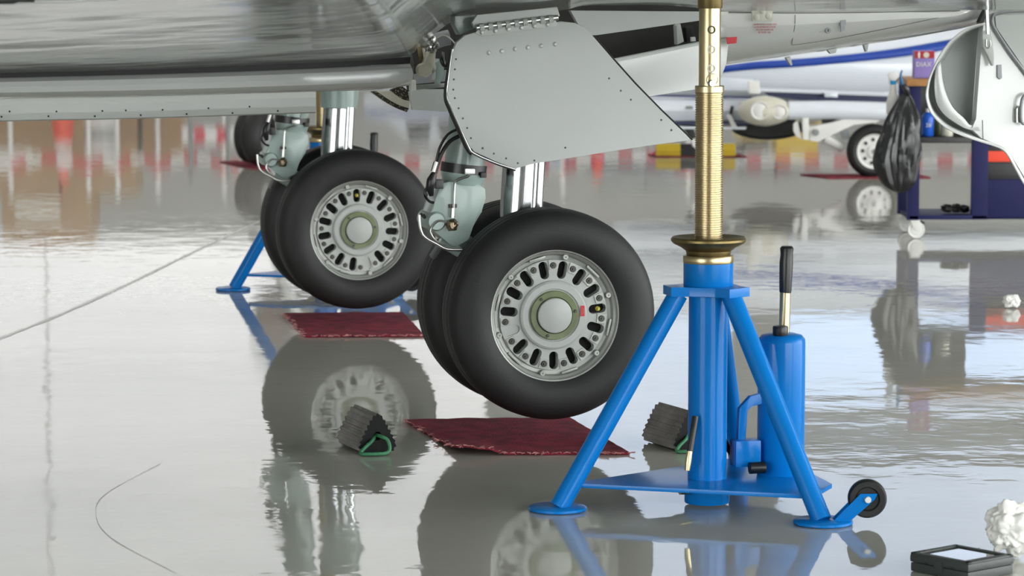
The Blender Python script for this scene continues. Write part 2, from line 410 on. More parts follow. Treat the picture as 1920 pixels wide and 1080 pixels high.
# far wing
fr = []
for v, zz in ((3.2, 1.36), (4.3, 1.45), (5.6, 1.56)):
    k = (v - 3.2) / 6; fr.append([Vector((u * (1 - .35 * k) + .0, v, zz + .03 * math.cos(u))) for u in (-1.5, -1, -.5, 0, .5, 1, 1.6)])
sheet('far_wing', fr, .14, WINGM, plane, 1, ext=(0, 0, .14))

# wheel wells and mechanism
panel('well_shade_panel', [(742, 62), (800, 52), (850, 20), (1090, 10), (1325, 8), (1325, 115), (1110, 140), (850, 178), (768, 176)], 1.0, .03, DARK)  # flat near-black sheet: the shade inside the well is put into its colour
panel('keel_panel', [(768, 172), (792, 168), (1010, 166), (1010, 206), (900, 212), (774, 206)], .66, .03, GREYW, bev=.003)
panel('keel_edge', [(782, 160), (838, 156), (838, 163), (778, 169)], .62, .03, STEEL, bev=.002)
panel('keel_block', [(771, 152), (780, 150), (781, 170), (771, 171)], .61, .04, PLW, bev=.003)
panel('well_lip', [(755, 96), (772, 100), (776, 118), (776, 140), (771, 142), (768, 120), (757, 118)], .45, .1, GREYM)
panel('well_beam', [(776, 140), (840, 132), (840, 152), (776, 158)], .8, .04, GREYM)
act = panel('actuator', [(806, 96), (818, 97), (816, 118), (809, 138), (803, 144), (795, 142), (791, 132), (797, 118)], .42, .06, CREAM, bev=.006)
lathe('actuator_cap', [(0, 0), (.022, 0), (.022, .05), (0, .05)], CREAM, act, 20, 'y', pv(797, 132, .40))
tube('hydraulic_tube', [pv(784, 62, .5), pv(786, 80, .5), pv(788, 100, .48), pv(793, 122, .48)], .008, TAN, act, 10, 4)
tube('hydraulic_tube', [pv(795, 66, .5), pv(794, 90, .48), pv(797, 110, .46)], .005, CREAM, act, 8, 4)
tube('control_wire', [pv(818, 72, .45), pv(833, 67, .45), pv(845, 73, .4), pv(853, 82, .35)], .0025, STEEL, act, 8, 5)
for (x, y, r_) in [(797, 80, .020), (808, 74, .018), (812, 82, .016), (803, 88, .014), (812, 92, .013), (818, 84, .012), (800, 70, .011)]:
    obj('fitting', b_crumple(NB(), pv(x, y, .42), r_, .35, x, 2), STEEL, act, True)
tube('dark_duct', [pv(812, 80, .55), pv(826, 74, .55), pv(842, 70, .55)], .026, GREYM, act, 14, 3)
panel('green_bracket', [(826, 110), (833, 122), (833, 140), (824, 160), (816, 150), (820, 132), (816, 118)], .46, .06, STRUT, bev=.005)
panel('pale_link', [(816, 112), (824, 110), (823, 130), (813, 136)], .5, .04, CREAM, bev=.003)
tube('black_hose', [pv(829, 100, .40), pv(829, 112, .38), pv(834, 122, .38), pv(841, 120, .38)], .009, BLACK, act, 10, 4)
# perforated curved band at the edge of the well
bnd = [spline([pv(*p, .72) for p in c], 6) for c in ([(697, 172), (722, 190), (745, 203), (763, 210)], [(706, 171), (728, 186), (748, 197), (767, 203)])]
bnd2 = [spline([pv(*p, .72) for p in c], 6) for c in ([(706, 171), (728, 186), (748, 197), (767, 203)], [(733, 171), (745, 180), (757, 187), (769, 190)])]
bnd3 = [spline([pv(*p, .74) for p in c], 6) for c in ([(733, 169), (745, 180), (757, 187), (768, 189)], [(752, 160), (760, 166), (766, 170), (771, 172)])]
PERF = bpy.data.materials.new('perforated_band'); PERF.use_nodes = True
_nt = PERF.node_tree; _v = _nt.nodes.new('ShaderNodeTexVoronoi'); _v.inputs['Scale'].default_value = 150; _tc = _nt.nodes.new('ShaderNodeTexCoord')
_c = _nt.nodes.new('ShaderNodeValToRGB'); _c.color_ramp.elements[0].position = .25; _c.color_ramp.elements[0].color = (.30, .27, .2, 1); _c.color_ramp.elements[1].position = .4; _c.color_ramp.elements[1].color = (.02, .018, .012, 1)
_nt.links.new(_tc.outputs['Object'], _v.inputs['Vector']); _nt.links.new(_v.outputs['Distance'], _c.inputs['Fac']); _nt.links.new(_c.outputs['Color'], _nt.nodes['Principled BSDF'].inputs['Base Color'])
cb = sheet('curved_duct_rim', bnd2, .03, CREAM, plane, -1)
sheet('perforated_edge', bnd, .03, PERF, cb, -1); sheet('perforated_liner', bnd3, .03, PERF, cb, -1)
# right of the gear door: bay roof, bay frame, white bay panel
panel('bay_roof_panel', [(1070, 20), (1330, 22), (1330, 36), (1118, 66), (1095, 66)], .42, .03, GREYW)
wp = panel('white_bay_panel', [(1060, 132), (1150, 116), (1316, 82), (1367, 73), (1362, 120), (1346, 162), (1300, 168), (1215, 181), (1060, 195)], .60, .025, WHITE, bev=.003)
panel('bay_panel_edge', [(1120, 119), (1150, 112), (1316, 79), (1367, 70), (1367, 75), (1316, 84), (1150, 118), (1122, 124)], .59, .05, GREYW, wp)
panel('dark_post', [(1350, 24), (1366, 24), (1364, 75), (1350, 78)], .62, .05, DARK)
panel('red_warning_tag', [(1362, 70), (1382, 69), (1381, 81), (1364, 83)], .55, .004, RED)
panel('bay_rib', [(1268, 48), (1276, 44), (1283, 78), (1270, 84)], .85, .04, GREYW, bev=.004)
panel('bay_box', [(1286, 52), (1300, 50), (1306, 76), (1288, 80)], .9, .05, BLACK, bev=.003)
panel('bay_clip', [(1297, 70), (1304, 69), (1305, 77), (1297, 78)], .87, .02, PLW, bev=.002)
# belly fairing on the right, rounding under
tp = [(1316, 22), (1420, 22), (1560, 22), (1700, 20), (1800, 18), (1850, -20)]
bt = [(1316, 128), (1420, 113), (1560, 92), (1700, 70), (1800, 52), (1846, 40)]
rws = []
for t, v in ((0, .62), (.08, .60), (.3, .585), (.55, .60), (.75, .65), (.9, .74), (1, .86)):
    rws.append(spline([pv(a[0] + (b[0] - a[0]) * t, a[1] + (b[1] - a[1]) * t, v) for a, b in zip(tp, bt)], 5))
rf = sheet('rear_belly_fairing', rws, .02, WHITE, plane, -1)
def fairpt(px, py, out=.002):
    # point on the fairing skin under a pixel (linear search over the profile)
    i = min(range(len(tp) - 1), key=lambda k: 0 if tp[k][0] <= px <= tp[k + 1][0] else 1e3 + abs(px - tp[k][0]))
    f = (px - tp[i][0]) / (tp[i + 1][0] - tp[i][0]); yt = tp[i][1] + f * (tp[i + 1][1] - tp[i][1]); yb = bt[i][1] + f * (bt[i + 1][1] - bt[i][1])
    t = min(1, max(0, (py - yt) / (yb - yt))); P = [(0, .62), (.08, .60), (.3, .585), (.55, .60), (.75, .65), (.9, .74), (1, .86)]
    for (t0, v0), (t1, v1) in zip(P, P[1:]):
        if t0 <= t <= t1: v = v0 + (v1 - v0) * (t - t0) / (t1 - t0)
    return pv(px, py, v - out)
LINE = mat('panel_gap', (.16, .16, .16), .6, var=.1)
tube('panel_gap', [fairpt(*p) for p in [(1491, 28), (1490, 50), (1486, 74), (1485, 82), (1490, 84), (1540, 77), (1600, 66), (1680, 50), (1760, 33)]], .0012, LINE, rf, 6, 3)
tube('skin_joint', [fairpt(*p) for p in [(1366, 23), (1460, 24), (1560, 24), (1700, 22), (1800, 20)]], .0025, LINE, rf, 6, 3)
lk = lathe('lock', [(0, 0), (.0095, 0), (.0105, .002), (.0105, .006), (0, .006)], GREYM, rf, 20, 'y', fairpt(1553, 57, .006))
box('lock_slot', fairpt(1553, 57, .007), (.004, .002, .009), BLACK, lk)
panel('latch', [(1577, 38), (1586, 37), (1586, 46), (1584, 48), (1584, 58), (1577, 60), (1577, 50), (1576, 46)], .575, .006, GREYM, rf)
box('lock_mark', fairpt(1541, 60, .003), (.016, .002, .002), GREYM, rf)
JP_ = mat('jack_pad_ivory', (.58, .58, .50), .5, var=.1, nscale=30)
jp = panel('ivory_cover_plate', [(1409, -4), (1450, -4), (1449, 40), (1411, 40)], .565, .012, JP_, rf, bev=.004)
for x, y in [(1418, 10), (1441, 8), (1419, 32), (1442, 30), (1430, 20)]:
    lathe('cover_screw', [(0, 0), (.006, 0), (.011, .003), (.012, .006), (0, .006)], JP_, jp, 18, 'y', pv(x, y, .560))
TXT = mat('placard_red', (.50, .10, .10), .6, var=.02)
for k, (s_, w_) in enumerate([('NEVER MOVE A DOOR OPEN', 52), ('LOCK UP AND IN A DOOR', 48), ('MUST BE WITHIN THE', 38), ('SET PANEL LINE', 30)]):
    p = pv(1435 - k * .6, 46 + 5 * k, .577)
    text('placard_text', s_, .0088, TXT, rf, Matrix.Translation(p) @ Matrix.Rotation(PI / 2, 4, 'X') @ Matrix.Diagonal((.72, 1, 1, 1)))
for pts in ([(1474, 108), (1482, 106), (1486, 122), (1483, 123)], [(1552, 94), (1570, 90), (1567, 99), (1558, 101)], [(1620, 84), (1629, 82), (1626, 97), (1624, 97)]):
    panel('drain_mast', pts, .80, .02, GREYW, rf)
panel('fairing_lip', [(1340, 122), (1420, 111), (1560, 90), (1700, 67), (1800, 49), (1846, 38), (1846, 43), (1800, 54), (1700, 72), (1560, 94), (1420, 114), (1340, 126)], .87, .02, WHITE, rf)

# hanging service hatch at the far right: dished inside with rim
HO = [(1846, 44), (1822, 50), (1800, 62), (1778, 82), (1760, 108), (1745, 140), (1738, 165), (1737, 185), (1744, 208), (1757, 225), (1775, 240), (1800, 252), (1835, 264), (1872, 276), (1888, 288), (1905, 318), (1925, 352), (1960, 400), (1990, 400), (1990, 25), (1900, 20), (1858, 22)]
hv = .55
HATI = mat('hatch_grey_lining', (.42, .45, .43), .5, var=.04)
hatch = panel('service_hatch', [(1845, 30), *[(x + 6, y + (4 if y < 120 else -8)) for x, y in HO[1:18]], (1990, 392), (1990, 25), (1858, 22)], hv + .14, .02, HATI)
hatch['label'] = 'dished open service hatch at right'
rim = [pv(x, y, hv) for x, y in HO[:18]]; rimb = [pv(x + 8, y + (5 if y < 120 else -9), hv + .14) for x, y in HO[:18]]
sheet('hatch_rim', [spline(rim, 4), spline(rimb, 4)], .006, WHITE, hatch, 0)
i0 = [(1762, 118), (1758, 150), (1762, 185), (1776, 208), (1797, 224), (1820, 236), (1845, 240)]
i1 = [(1762, 116), (1766, 150), (1775, 182), (1788, 205), (1806, 222), (1820, 236), (1835, 226)]
sheet('hatch_inner_lip', [spline([pv(x - 6, y + 6, hv + .03) for x, y in i0], 4), spline([pv(x, y, hv + .035) for x, y in i1], 4), spline([pv(x + 2, y, hv + .12) for x, y in i1], 4)], .005, WHITE, hatch, 0)
panel('hatch_inner_panel', [(1842, 60), (1846, 34), (1862, 22), (1990, 22), (1990, 402), (1940, 366), (1912, 318), (1896, 288), (1878, 274), (1843, 262), (1820, 240), (1832, 224)], hv + .03, .04, WHITE, hatch, bev=.004)
obj('hatch_seal', b_tube(NB(), spline([pv(x, y, hv + .02) for x, y in [(1990, 21), (1905, 21), (1868, 26), (1860, 36), (1864, 52), (1892, 96), (1925, 140), (1990, 230)]], 6), .006, 8), GREYM, hatch, True)
panel('hatch_upper_skin', [(1866, 28), (1990, 24), (1990, 215), (1926, 136), (1868, 52)], hv + .022, .02, HATI, hatch)
st = tube('hatch_stay', [pv(1850, 18, hv - .03), pv(1852, 64, hv - .03)], .0065, CHROME, hatch, 14)
panel('stay_bracket', [(1842, 58), (1859, 58), (1860, 82), (1865, 100), (1864, 122), (1861, 124), (1853, 105), (1843, 88)], hv - .005, .02, GREYW, hatch, bev=.003)
tube('stay_hook', [pv(1849, 74, hv - .02), pv(1849, 86, hv - .02), pv(1853, 90, hv - .02), pv(1857, 84, hv - .02), pv(1856, 76, hv - .02)], .003, STEEL, hatch, 8, 4)
panel('hatch_slot', [(1870, 122), (1878, 121), (1879, 146), (1875, 149), (1870, 145)], hv + .024, .01, GREYM, hatch, bev=.001)
lt = tube('hatch_latch', [pv(1930, 175, hv + .0), pv(1920, 180, hv), pv(1915, 195, hv), pv(1915, 228, hv), pv(1925, 232, hv)], .006, GREYM, hatch, 10, 3)
panel('latch_plate', [(1906, 204), (1914, 198), (1916, 222), (1914, 230), (1906, 230)], hv + .01, .02, STEEL, hatch, bev=.002)
panel('hatch_edge_seam', [(1842, 225), (1843, 262), (1844, 262), (1843, 225)], hv + .028, .01, LINE, hatch)
panel('dark_gap', [(1856, 0), (1852, 10), (1836, 42), (1842, 44), (1858, 12), (1864, -10)], hv + .01, .03, SEAL)
panel('upper_skin', [(1860, -20), (1990, -20), (1990, 22), (1862, 22), (1850, 30), (1846, 34)], hv + .2, .03, GREYW)
panel('upper_slot', [(1882, -8), (1896, -8), (1894, 18), (1885, 16)], hv + .19, .02, SEAL)
panel('upper_bracket', [(1902, -8), (1930, -8), (1930, 16), (1902, 16)], hv + .16, .03, GREYW, bev=.003)

# ---- gear door
DV = -.14
DO = [(900, 58), (872, 66), (856, 80), (848, 100), (843, 135), (838, 178), (846, 200), (860, 232), (880, 274), (890, 285), (928, 302), (965, 317), (1000, 307), (1075, 295), (1150, 283), (1230, 271), (1296, 263), (1288, 254), (1240, 208), (1190, 157), (1150, 112), (1112, 68), (1098, 52), (1078, 43), (1052, 40)]
door = panel('gear_door', DO, DV, .022, GREYW, bev=.003); door['label'] = 'flat grey gear door with rivets'
tube('door_edge_seal', [pv(x, y, DV + .008) for x, y in [(849, 92), (844, 130), (839, 178), (847, 204), (861, 236), (878, 274), (888, 287), (928, 305), (967, 318)]], .0055, CHROME, door, 10, 4)
tube('door_gasket', [pv(x - 3, y + 2, DV + .014) for x, y in [(849, 92), (844, 130), (838, 178), (846, 204), (860, 236), (877, 274), (887, 287)]], .006, SEAL, door, 8, 4)
tube('door_edge_gap', [pv(x + 1, y - 1, DV + .004) for x, y in [(1297, 263), (1288, 254), (1240, 208), (1190, 157), (1150, 112), (1112, 68)]], .003, SEAL, door, 8)
rv = None
for x, y in [(917, 99), (941, 96), (966, 92), (990, 89), (1015, 86), (1041, 83), (904, 61), (929, 58), (953, 55), (978, 52), (1002, 49), (1027, 46)]:
    p = pv(x, y, DV - .001 - (.006 if y < 65 else 0))
    if rv is None: rv = lathe('rivet', [(0, -.006), (.004, -.005), (.0075, 0), (.0085, .002), (0, .002)], WHITE, door, 14, 'y'); rv.location = p
    else: share('rivet', rv, door, p)
sc_ = None
for x, y in [(855, 111), (853, 130), (851, 149), (850, 168), (853, 184), (860, 203), (868, 222), (876, 240), (883, 259), (905, 278), (926, 288), (949, 297), (971, 306), (1002, 301), (1142, 252 - 105), (1164, 170), (1183, 170 + 17), (1240, 225), (1259, 244), (1060, 277)]:
    p = pv(x, y, DV - .0005)
    if sc_ is None: sc_ = lathe('countersunk_screw', [(0, -.001), (.003, -.001), (.0035, .001), (0, .001)], BOLT, door, 10, 'y'); sc_.location = p
    else: share('countersunk_screw', sc_, door, p)
hg = panel('door_hinge', [(891, 62), (898, 54), (1040, 37), (1047, 44), (1042, 50), (905, 68)], DV - .006, .012, GREYW, door, bev=.002)
obj('hinge_pin', b_tube(NB(), [pv(893, 52, DV - .004), pv(1046, 33, DV - .004)], .009, 12), STEEL, door, True)
kn = None
for k in range(9):
    p = pv(903 + k * 16.2, 51.5 - k * 2.0, DV - .004)
    if kn is None: kn = obj('hinge_knuckle', b_tube(NB(), [(-.007, 0, -.001), (.007, 0, .001)], .0125, 12), GREYW, door, True); kn.location = p
    else: share('hinge_knuckle', kn, door, p)
panel('hinge_leaf', [(885, 42), (895, 28), (1045, 13), (1050, 30), (1040, 34), (890, 52)], DV + .004, .02, GREYW, door, bev=.002)
panel('green_side_bracket', [(853, 30), (893, 27), (893, 52), (862, 66), (852, 46)], DV + .10, .06, STRUT, bev=.004)

# ---- wheels
hubc = pv(1041, 592, -.09)
WZ = hubc.z; WU = hubc.x
farc = loc(at_y(674, 432, 13.55)); farv = farc.y + .09
S = 15
def wheel(parent, loc_, ang, placard=False):
    """axis along local y, visible face towards -y"""
    def web():
        bm = NB(); n = 40; th = PI / S; r0, r1 = .112, .178
        for k in range(S):
            a = ang + 2 * PI * k / S; plain = (k == 8); val = (k == 0)
            outer = []
            m_ = n // 4
            for i in range(m_): outer.append((r1, -th + 2 * th * i / m_))
            for i in range(m_): outer.append((r1 + (r0 - r1) * i / m_, th))
            for i in range(m_): outer.append((r0, th - 2 * th * i / m_))
            for i in range(m_): outer.append((r0 + (r1 - r0) * i / m_, -th))
            def at(r, t): return (r * math.cos(a + t), r * math.sin(a + t))
            O_ = [at(*q) for q in outer]
            # stadium hole: radial axis
            hw, c0, c1 = .0148, .133, .161
            H_ = []
            for (x, y) in O_:
                lx = x * math.cos(a) + y * math.sin(a); ly = -x * math.sin(a) + y * math.cos(a)
                cx = min(max(lx, c0), c1); dx, dy = lx - cx, ly; L_ = math.hypot(dx, dy) or 1
                if L_ < 1e-5: dx, dy, L_ = 0, 1, 1
                hx, hy = cx + dx / L_ * hw, dy / L_ * hw
                H_.append((hx * math.cos(a) - hy * math.sin(a), hx * math.sin(a) + hy * math.cos(a)))
            vo = [bm.verts.new((x, -.066, y)) for x, y in O_]; vh = [bm.verts.new((x, -.066, y)) for x, y in H_]
            vd = [bm.verts.new((x, -.060 if plain else -.030, y)) for x, y in H_]
            for i in range(n):
                j = (i + 1) % n
                bm.faces.new((vo[i], vo[j], vh[j], vh[i])); bm.faces.new((vh[i], vh[j], vd[j], vd[i]))
            if plain: bm.faces.new(vd)
        bmesh.ops.remove_doubles(bm, verts=bm.verts, dist=1e-5)
        return bm
    hub = obj('landing_wheel', web(), HUBW, parent, False, loc_)
    rimp = [(.178, .066), (.180, .058), (.192, .060), (.197, .074), (.204, .080), (.208, .090), (.214, .092), (.217, .086), (.216, .04), (.20, .02), (.19, -.02), (.216, -.04), (.217, -.086), (.214, -.092), (.19, -.06), (.10, -.05)]
    lathe('rim', [(r, z) for r, z in rimp], HUB, hub, 72, '-y', angle=R(25))
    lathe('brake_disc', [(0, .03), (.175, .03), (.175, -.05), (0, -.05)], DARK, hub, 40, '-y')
    lathe('hub_face', [(.112, .066), (.110, .074), (.104, .078), (.086, .078), (.083, .074), (.080, .074)], HUBW, hub, 60, '-y', angle=R(25))
    lathe('hub_ring', [(.080, .074), (.079, .082), (.077, .084), (.060, .083), (.058, .076), (.054, .074)], GREENP, hub, 60, '-y', angle=R(25))
    lathe('hub_cap', [(.0565, .074), (.0565, .088), (.055, .091), (.050, .093), (0, .094)], HUBW, hub, 48, '-y', angle=R(25))
    bt_ = None
    for k in range(S):
        a = ang + 2 * PI * (k + .5) / S; p = (.160 * math.cos(a), -.066, .160 * math.sin(a))
        if bt_ is None:
            bm = NB(); b_lathe(bm, [(0, .013), (.0035, .013), (.004, .009), (.009, .009), (.0105, .006), (.0105, 0)], 12, AX['-y'])
            bt_ = obj('tie_bolt', bm, BOLT, hub, True, p)
        else: share('tie_bolt', bt_, hub, p)
        # raised pads beside the bolts
        if k == 0:
            bm = NB(); b_prism(bm, [(-.015, 0, -.0135), (.015, 0, -.0155), (.017, 0, .0155), (-.015, 0, .0135)], (0, -.004, 0)); pad = obj('bolt_pad', bm, HUB, hub, False, (p[0], -.066, p[2]), (0, -a + PI / 2 - PI / 2, 0))
        else: share('bolt_pad', pad, hub, (p[0], -.066, p[2]), (0, -a, 0))
    bs = None
    for k in range(6):
        a = ang + R(12 + 60 * k) ; p = (.190 * math.cos(a), -.066, .190 * math.sin(a))
        if bs is None:
            bm = NB(); b_lathe(bm, [(.0025, .006), (.0025, .012), (.008, .012), (.0095, .009), (.0095, -.004)], 16, AX['-y']); b_lathe(bm, [(0, .007), (.0026, .007)], 10, AX['-y']); bs = obj('rim_boss', bm, HUB, hub, True, p)
        else: share('rim_boss', bs, hub, p)
        a2 = a + R(28); q = (.1885 * math.cos(a2), -.064, .1885 * math.sin(a2))
        if k == 0:
            rl = obj('rim_web', b_box(NB(), (0, -.003, 0), (.008, .010, .055), None, .003), HUB, hub, True, q, (0, -a2, 0))
        else: share('rim_web', rl, hub, q, (0, -a2, 0))
    a = ang; p = (.148 * math.cos(a), -.062, .148 * math.sin(a))
    v_ = lathe('valve', [(0, .018), (.004, .018), (.005, .010), (.0075, .008), (.0075, 0), (0, 0)], mat('valve_cap_yellow', (.55, .50, .05), .4, var=.1), hub, 12, '-y', p)
    for k in range(3):
        a = R(130 + 120 * k); lathe('ring_bolt', [(0, .006), (.0045, .006), (.0055, 0)], BOLT, hub, 10, '-y', (.069 * math.cos(a), -.083, .069 * math.sin(a)))
    if placard:
        box('red_placard', (.093, -.0815, .012), (.0125, .001, .034), RED, hub)
        for k in range(3): box('placard_line', (.0895 + .0035 * k, -.0823, .012), (.0007, .0006, .026 - .004 * k), MATEDGE, hub)
    tp_ = [(.205, -.07), (.212, -.092), (.222, -.099), (.245, -.107), (.270, -.109), (.295, -.105), (.315, -.096), (.329, -.083), (.3365, -.068), (.3388, -.060), (.3345, -.058), (.3345, -.052), (.3395, -.050), (.3405, -.027), (.335, -.025), (.335, -.019), (.341, -.017)]
    full = tp_ + [(r, -z) for r, z in tp_[::-1]]
    lathe('tire', full, RUB, hub, 96, 'y', angle=R(30))
    return hub
w1 = wheel(plane, (WU, 0, WZ), R(6.5), True)
w2 = wheel(plane, (WU, .385, WZ), R(40))
w3 = wheel(plane, (farc.x, farv, farc.z), R(92.6))
w4 = wheel(plane, (farc.x, farv + .385, farc.z), R(20))

# ---- gear legs, authored relative to the outer wheel centre of the near gear
WC = Vector((WU, 0, WZ))
def g(px, py, v): return pv(px, py, v) - WC
def leg(parent, loc_):
    V0 = .10
    lg = prism('landing_gear_leg', [g(x, y, V0) for x, y in [(826, 344), (842, 340), (900, 346), (911, 354), (912, 372), (904, 398), (886, 428), (873, 446), (862, 470), (846, 460), (822, 440), (806, 428), (803, 412), (816, 376)]], (0, .13, 0), STRUT, parent, bev=.012)
    lg.location = loc_
    up0, up1 = g(866, 345, V0 + .06), g(888, 150, V0 + .06)
    d = up1 - up0
    tube('upper_leg', [up0, up0 + d * .06, up0 + d * .07, up0 + d * .12, up0 + d * .13, up0 + d * .3, up0 + d * .7, up1], [.066, .07, .0725, .0725, .066, .064, .066, .07], STRUT, lg, 32)
    c0 = up0 + d * .09; c1 = up0 + d * .13
    tube('clamp_band', [c0 + d * .015, c0 + d * .105], .0745, BLACK, lg, 32)
    box('clamp_buckle', g(880, 321, V0 - .022), (.034, .02, .020), STEEL, lg, .004)
    box('clamp_screw', g(906, 328, V0 + .0), (.02, .02, .018), BOLT, lg, .004)
    lathe('pivot_boss', [(0, -.016), (.026, -.016), (.032, -.006), (.032, .14), (0, .14)], STRUT, lg, 24, 'y', g(817, 415, V0))
    # piston
    tube('chrome_piston', [g(975, 408, .19), g(983, 284, .19)], .068, CHROME, lg, 40)
    tube('piston_guide', [g(1004, 405, .135), g(1011, 284, .135)], .022, CHROME, lg, 24)
    tube('piston_collar', [g(983, 286, .19), g(983, 284, .19), g(984, 256, .19), g(985, 150, .19)], [.066, .078, .082, .082], STRUT, lg, 32)
    box('axle_block', (0, .19, .02), (.12, .18, .12), STRUT, lg, .02)
    tube('axle', [(0, .02, 0), (0, .36, 0)], .035, STEEL, lg, 16)
    prism('trailing_arm', [g(845, 452, .16), g(880, 440, .16), g(1020, 560, .16), g(1000, 600, .16), g(860, 480, .16)], (0, .06, 0), STRUT, lg, bev=.01)
    # brake line fitting
    tube('brake_line', [g(882, 318, V0 - .02), g(878, 330, V0 - .018), g(857, 338, V0 - .018), g(852, 350, V0 - .018), g(850, 395, V0 - .018)], .0042, STEEL, lg, 8, 4)
    tube('line_nut', [g(849, 390, V0 - .02), g(848, 408, V0 - .02)], .0085, STEEL, lg, 6)
    box('line_clip', g(849, 386, V0 - .008), (.026, .012, .012), BOLT, lg, .002)
    obj('swivel_fitting', b_crumple(NB(), g(848, 422, V0 - .018), .019, .3, 5, 3, freq=3), mat('tarnished_brass', (.27, .21, .14), .35, metal=.9, var=.3, nscale=60), lg, True)
    tube('swivel_line', [g(838, 417, V0 - .02), g(822, 414, V0 - .02), g(810, 426, V0 - .02), g(808, 438, V0 - .02), g(818, 452, V0 - .02), g(836, 460, V0 - .02)], .0035, STEEL, lg, 8, 5)
    # hoses
    tube('brake_hose', [g(862, 241, V0 - .02), g(840, 252, V0 - .02), g(824, 278, V0 - .02), g(818, 305, V0 - .02), g(812, 330, V0 - .02), g(800, 352, V0 - .02), g(797, 366, V0 - .02), g(806, 378, V0), g(822, 381, V0 + .02)], .0045, BLACK, lg, 8, 5)
    tube('brake_hose', [g(866, 253, V0 - .03), g(845, 264, V0 - .03), g(830, 284, V0 - .03), g(821, 306, V0 - .03), g(816, 325, V0 - .03)], .0068, BLACK, lg, 10, 5)
    tube('hose_ferrule', [g(818, 303, V0 - .03), g(812, 322, V0 - .03)], .009, STEEL, lg, 10)
    obj('electrical_connector', b_tube(NB(), [g(814, 324, V0 - .03), g(809, 338, V0 - .03), g(806, 352, V0 - .03), g(809, 366, V0 - .02)], [.009, .016, .014, .008], 12), BLACK, lg, True)
    box('connector_block', g(822, 345, V0 - .005), (.026, .04, .03), BLACK, lg, .004)
    # tow bars at the foot
    tube('tow_loop', [g(786, 403, V0 - .05), g(788, 428, V0 - .05), g(796, 444, V0 - .05), g(820, 458, V0 - .05), g(838, 467, V0 - .05), g(866, 468, V0 - .05)], .005, STEEL, lg, 10, 3)
    tube('tow_loop', [g(793, 402, V0 + .02), g(796, 408, V0 + .02), g(790, 402, V0 - .04)], .005, BOLT, lg, 8)
    tube('scissor_link', [g(824, 452, V0 + .06), g(862, 474, V0 + .06)], .016, STRUT, lg, 12)
    tube('scissor_link', [g(826, 458, V0 + .12), g(812, 480, V0 + .18)], .012, GREYM, lg, 10)
    return lg
leg1 = leg(plane, WC)
leg2 = copy_tree(leg1, plane); leg2.location = (farc.x, farv, farc.z)
prism('side_stay', [pv(575, 176, 2.9), pv(592, 176, 2.9), pv(586, 200, 2.9), pv(576, 222, 2.9), pv(564, 222, 2.9)], (0, .04, 0), STRUT, plane, .004)

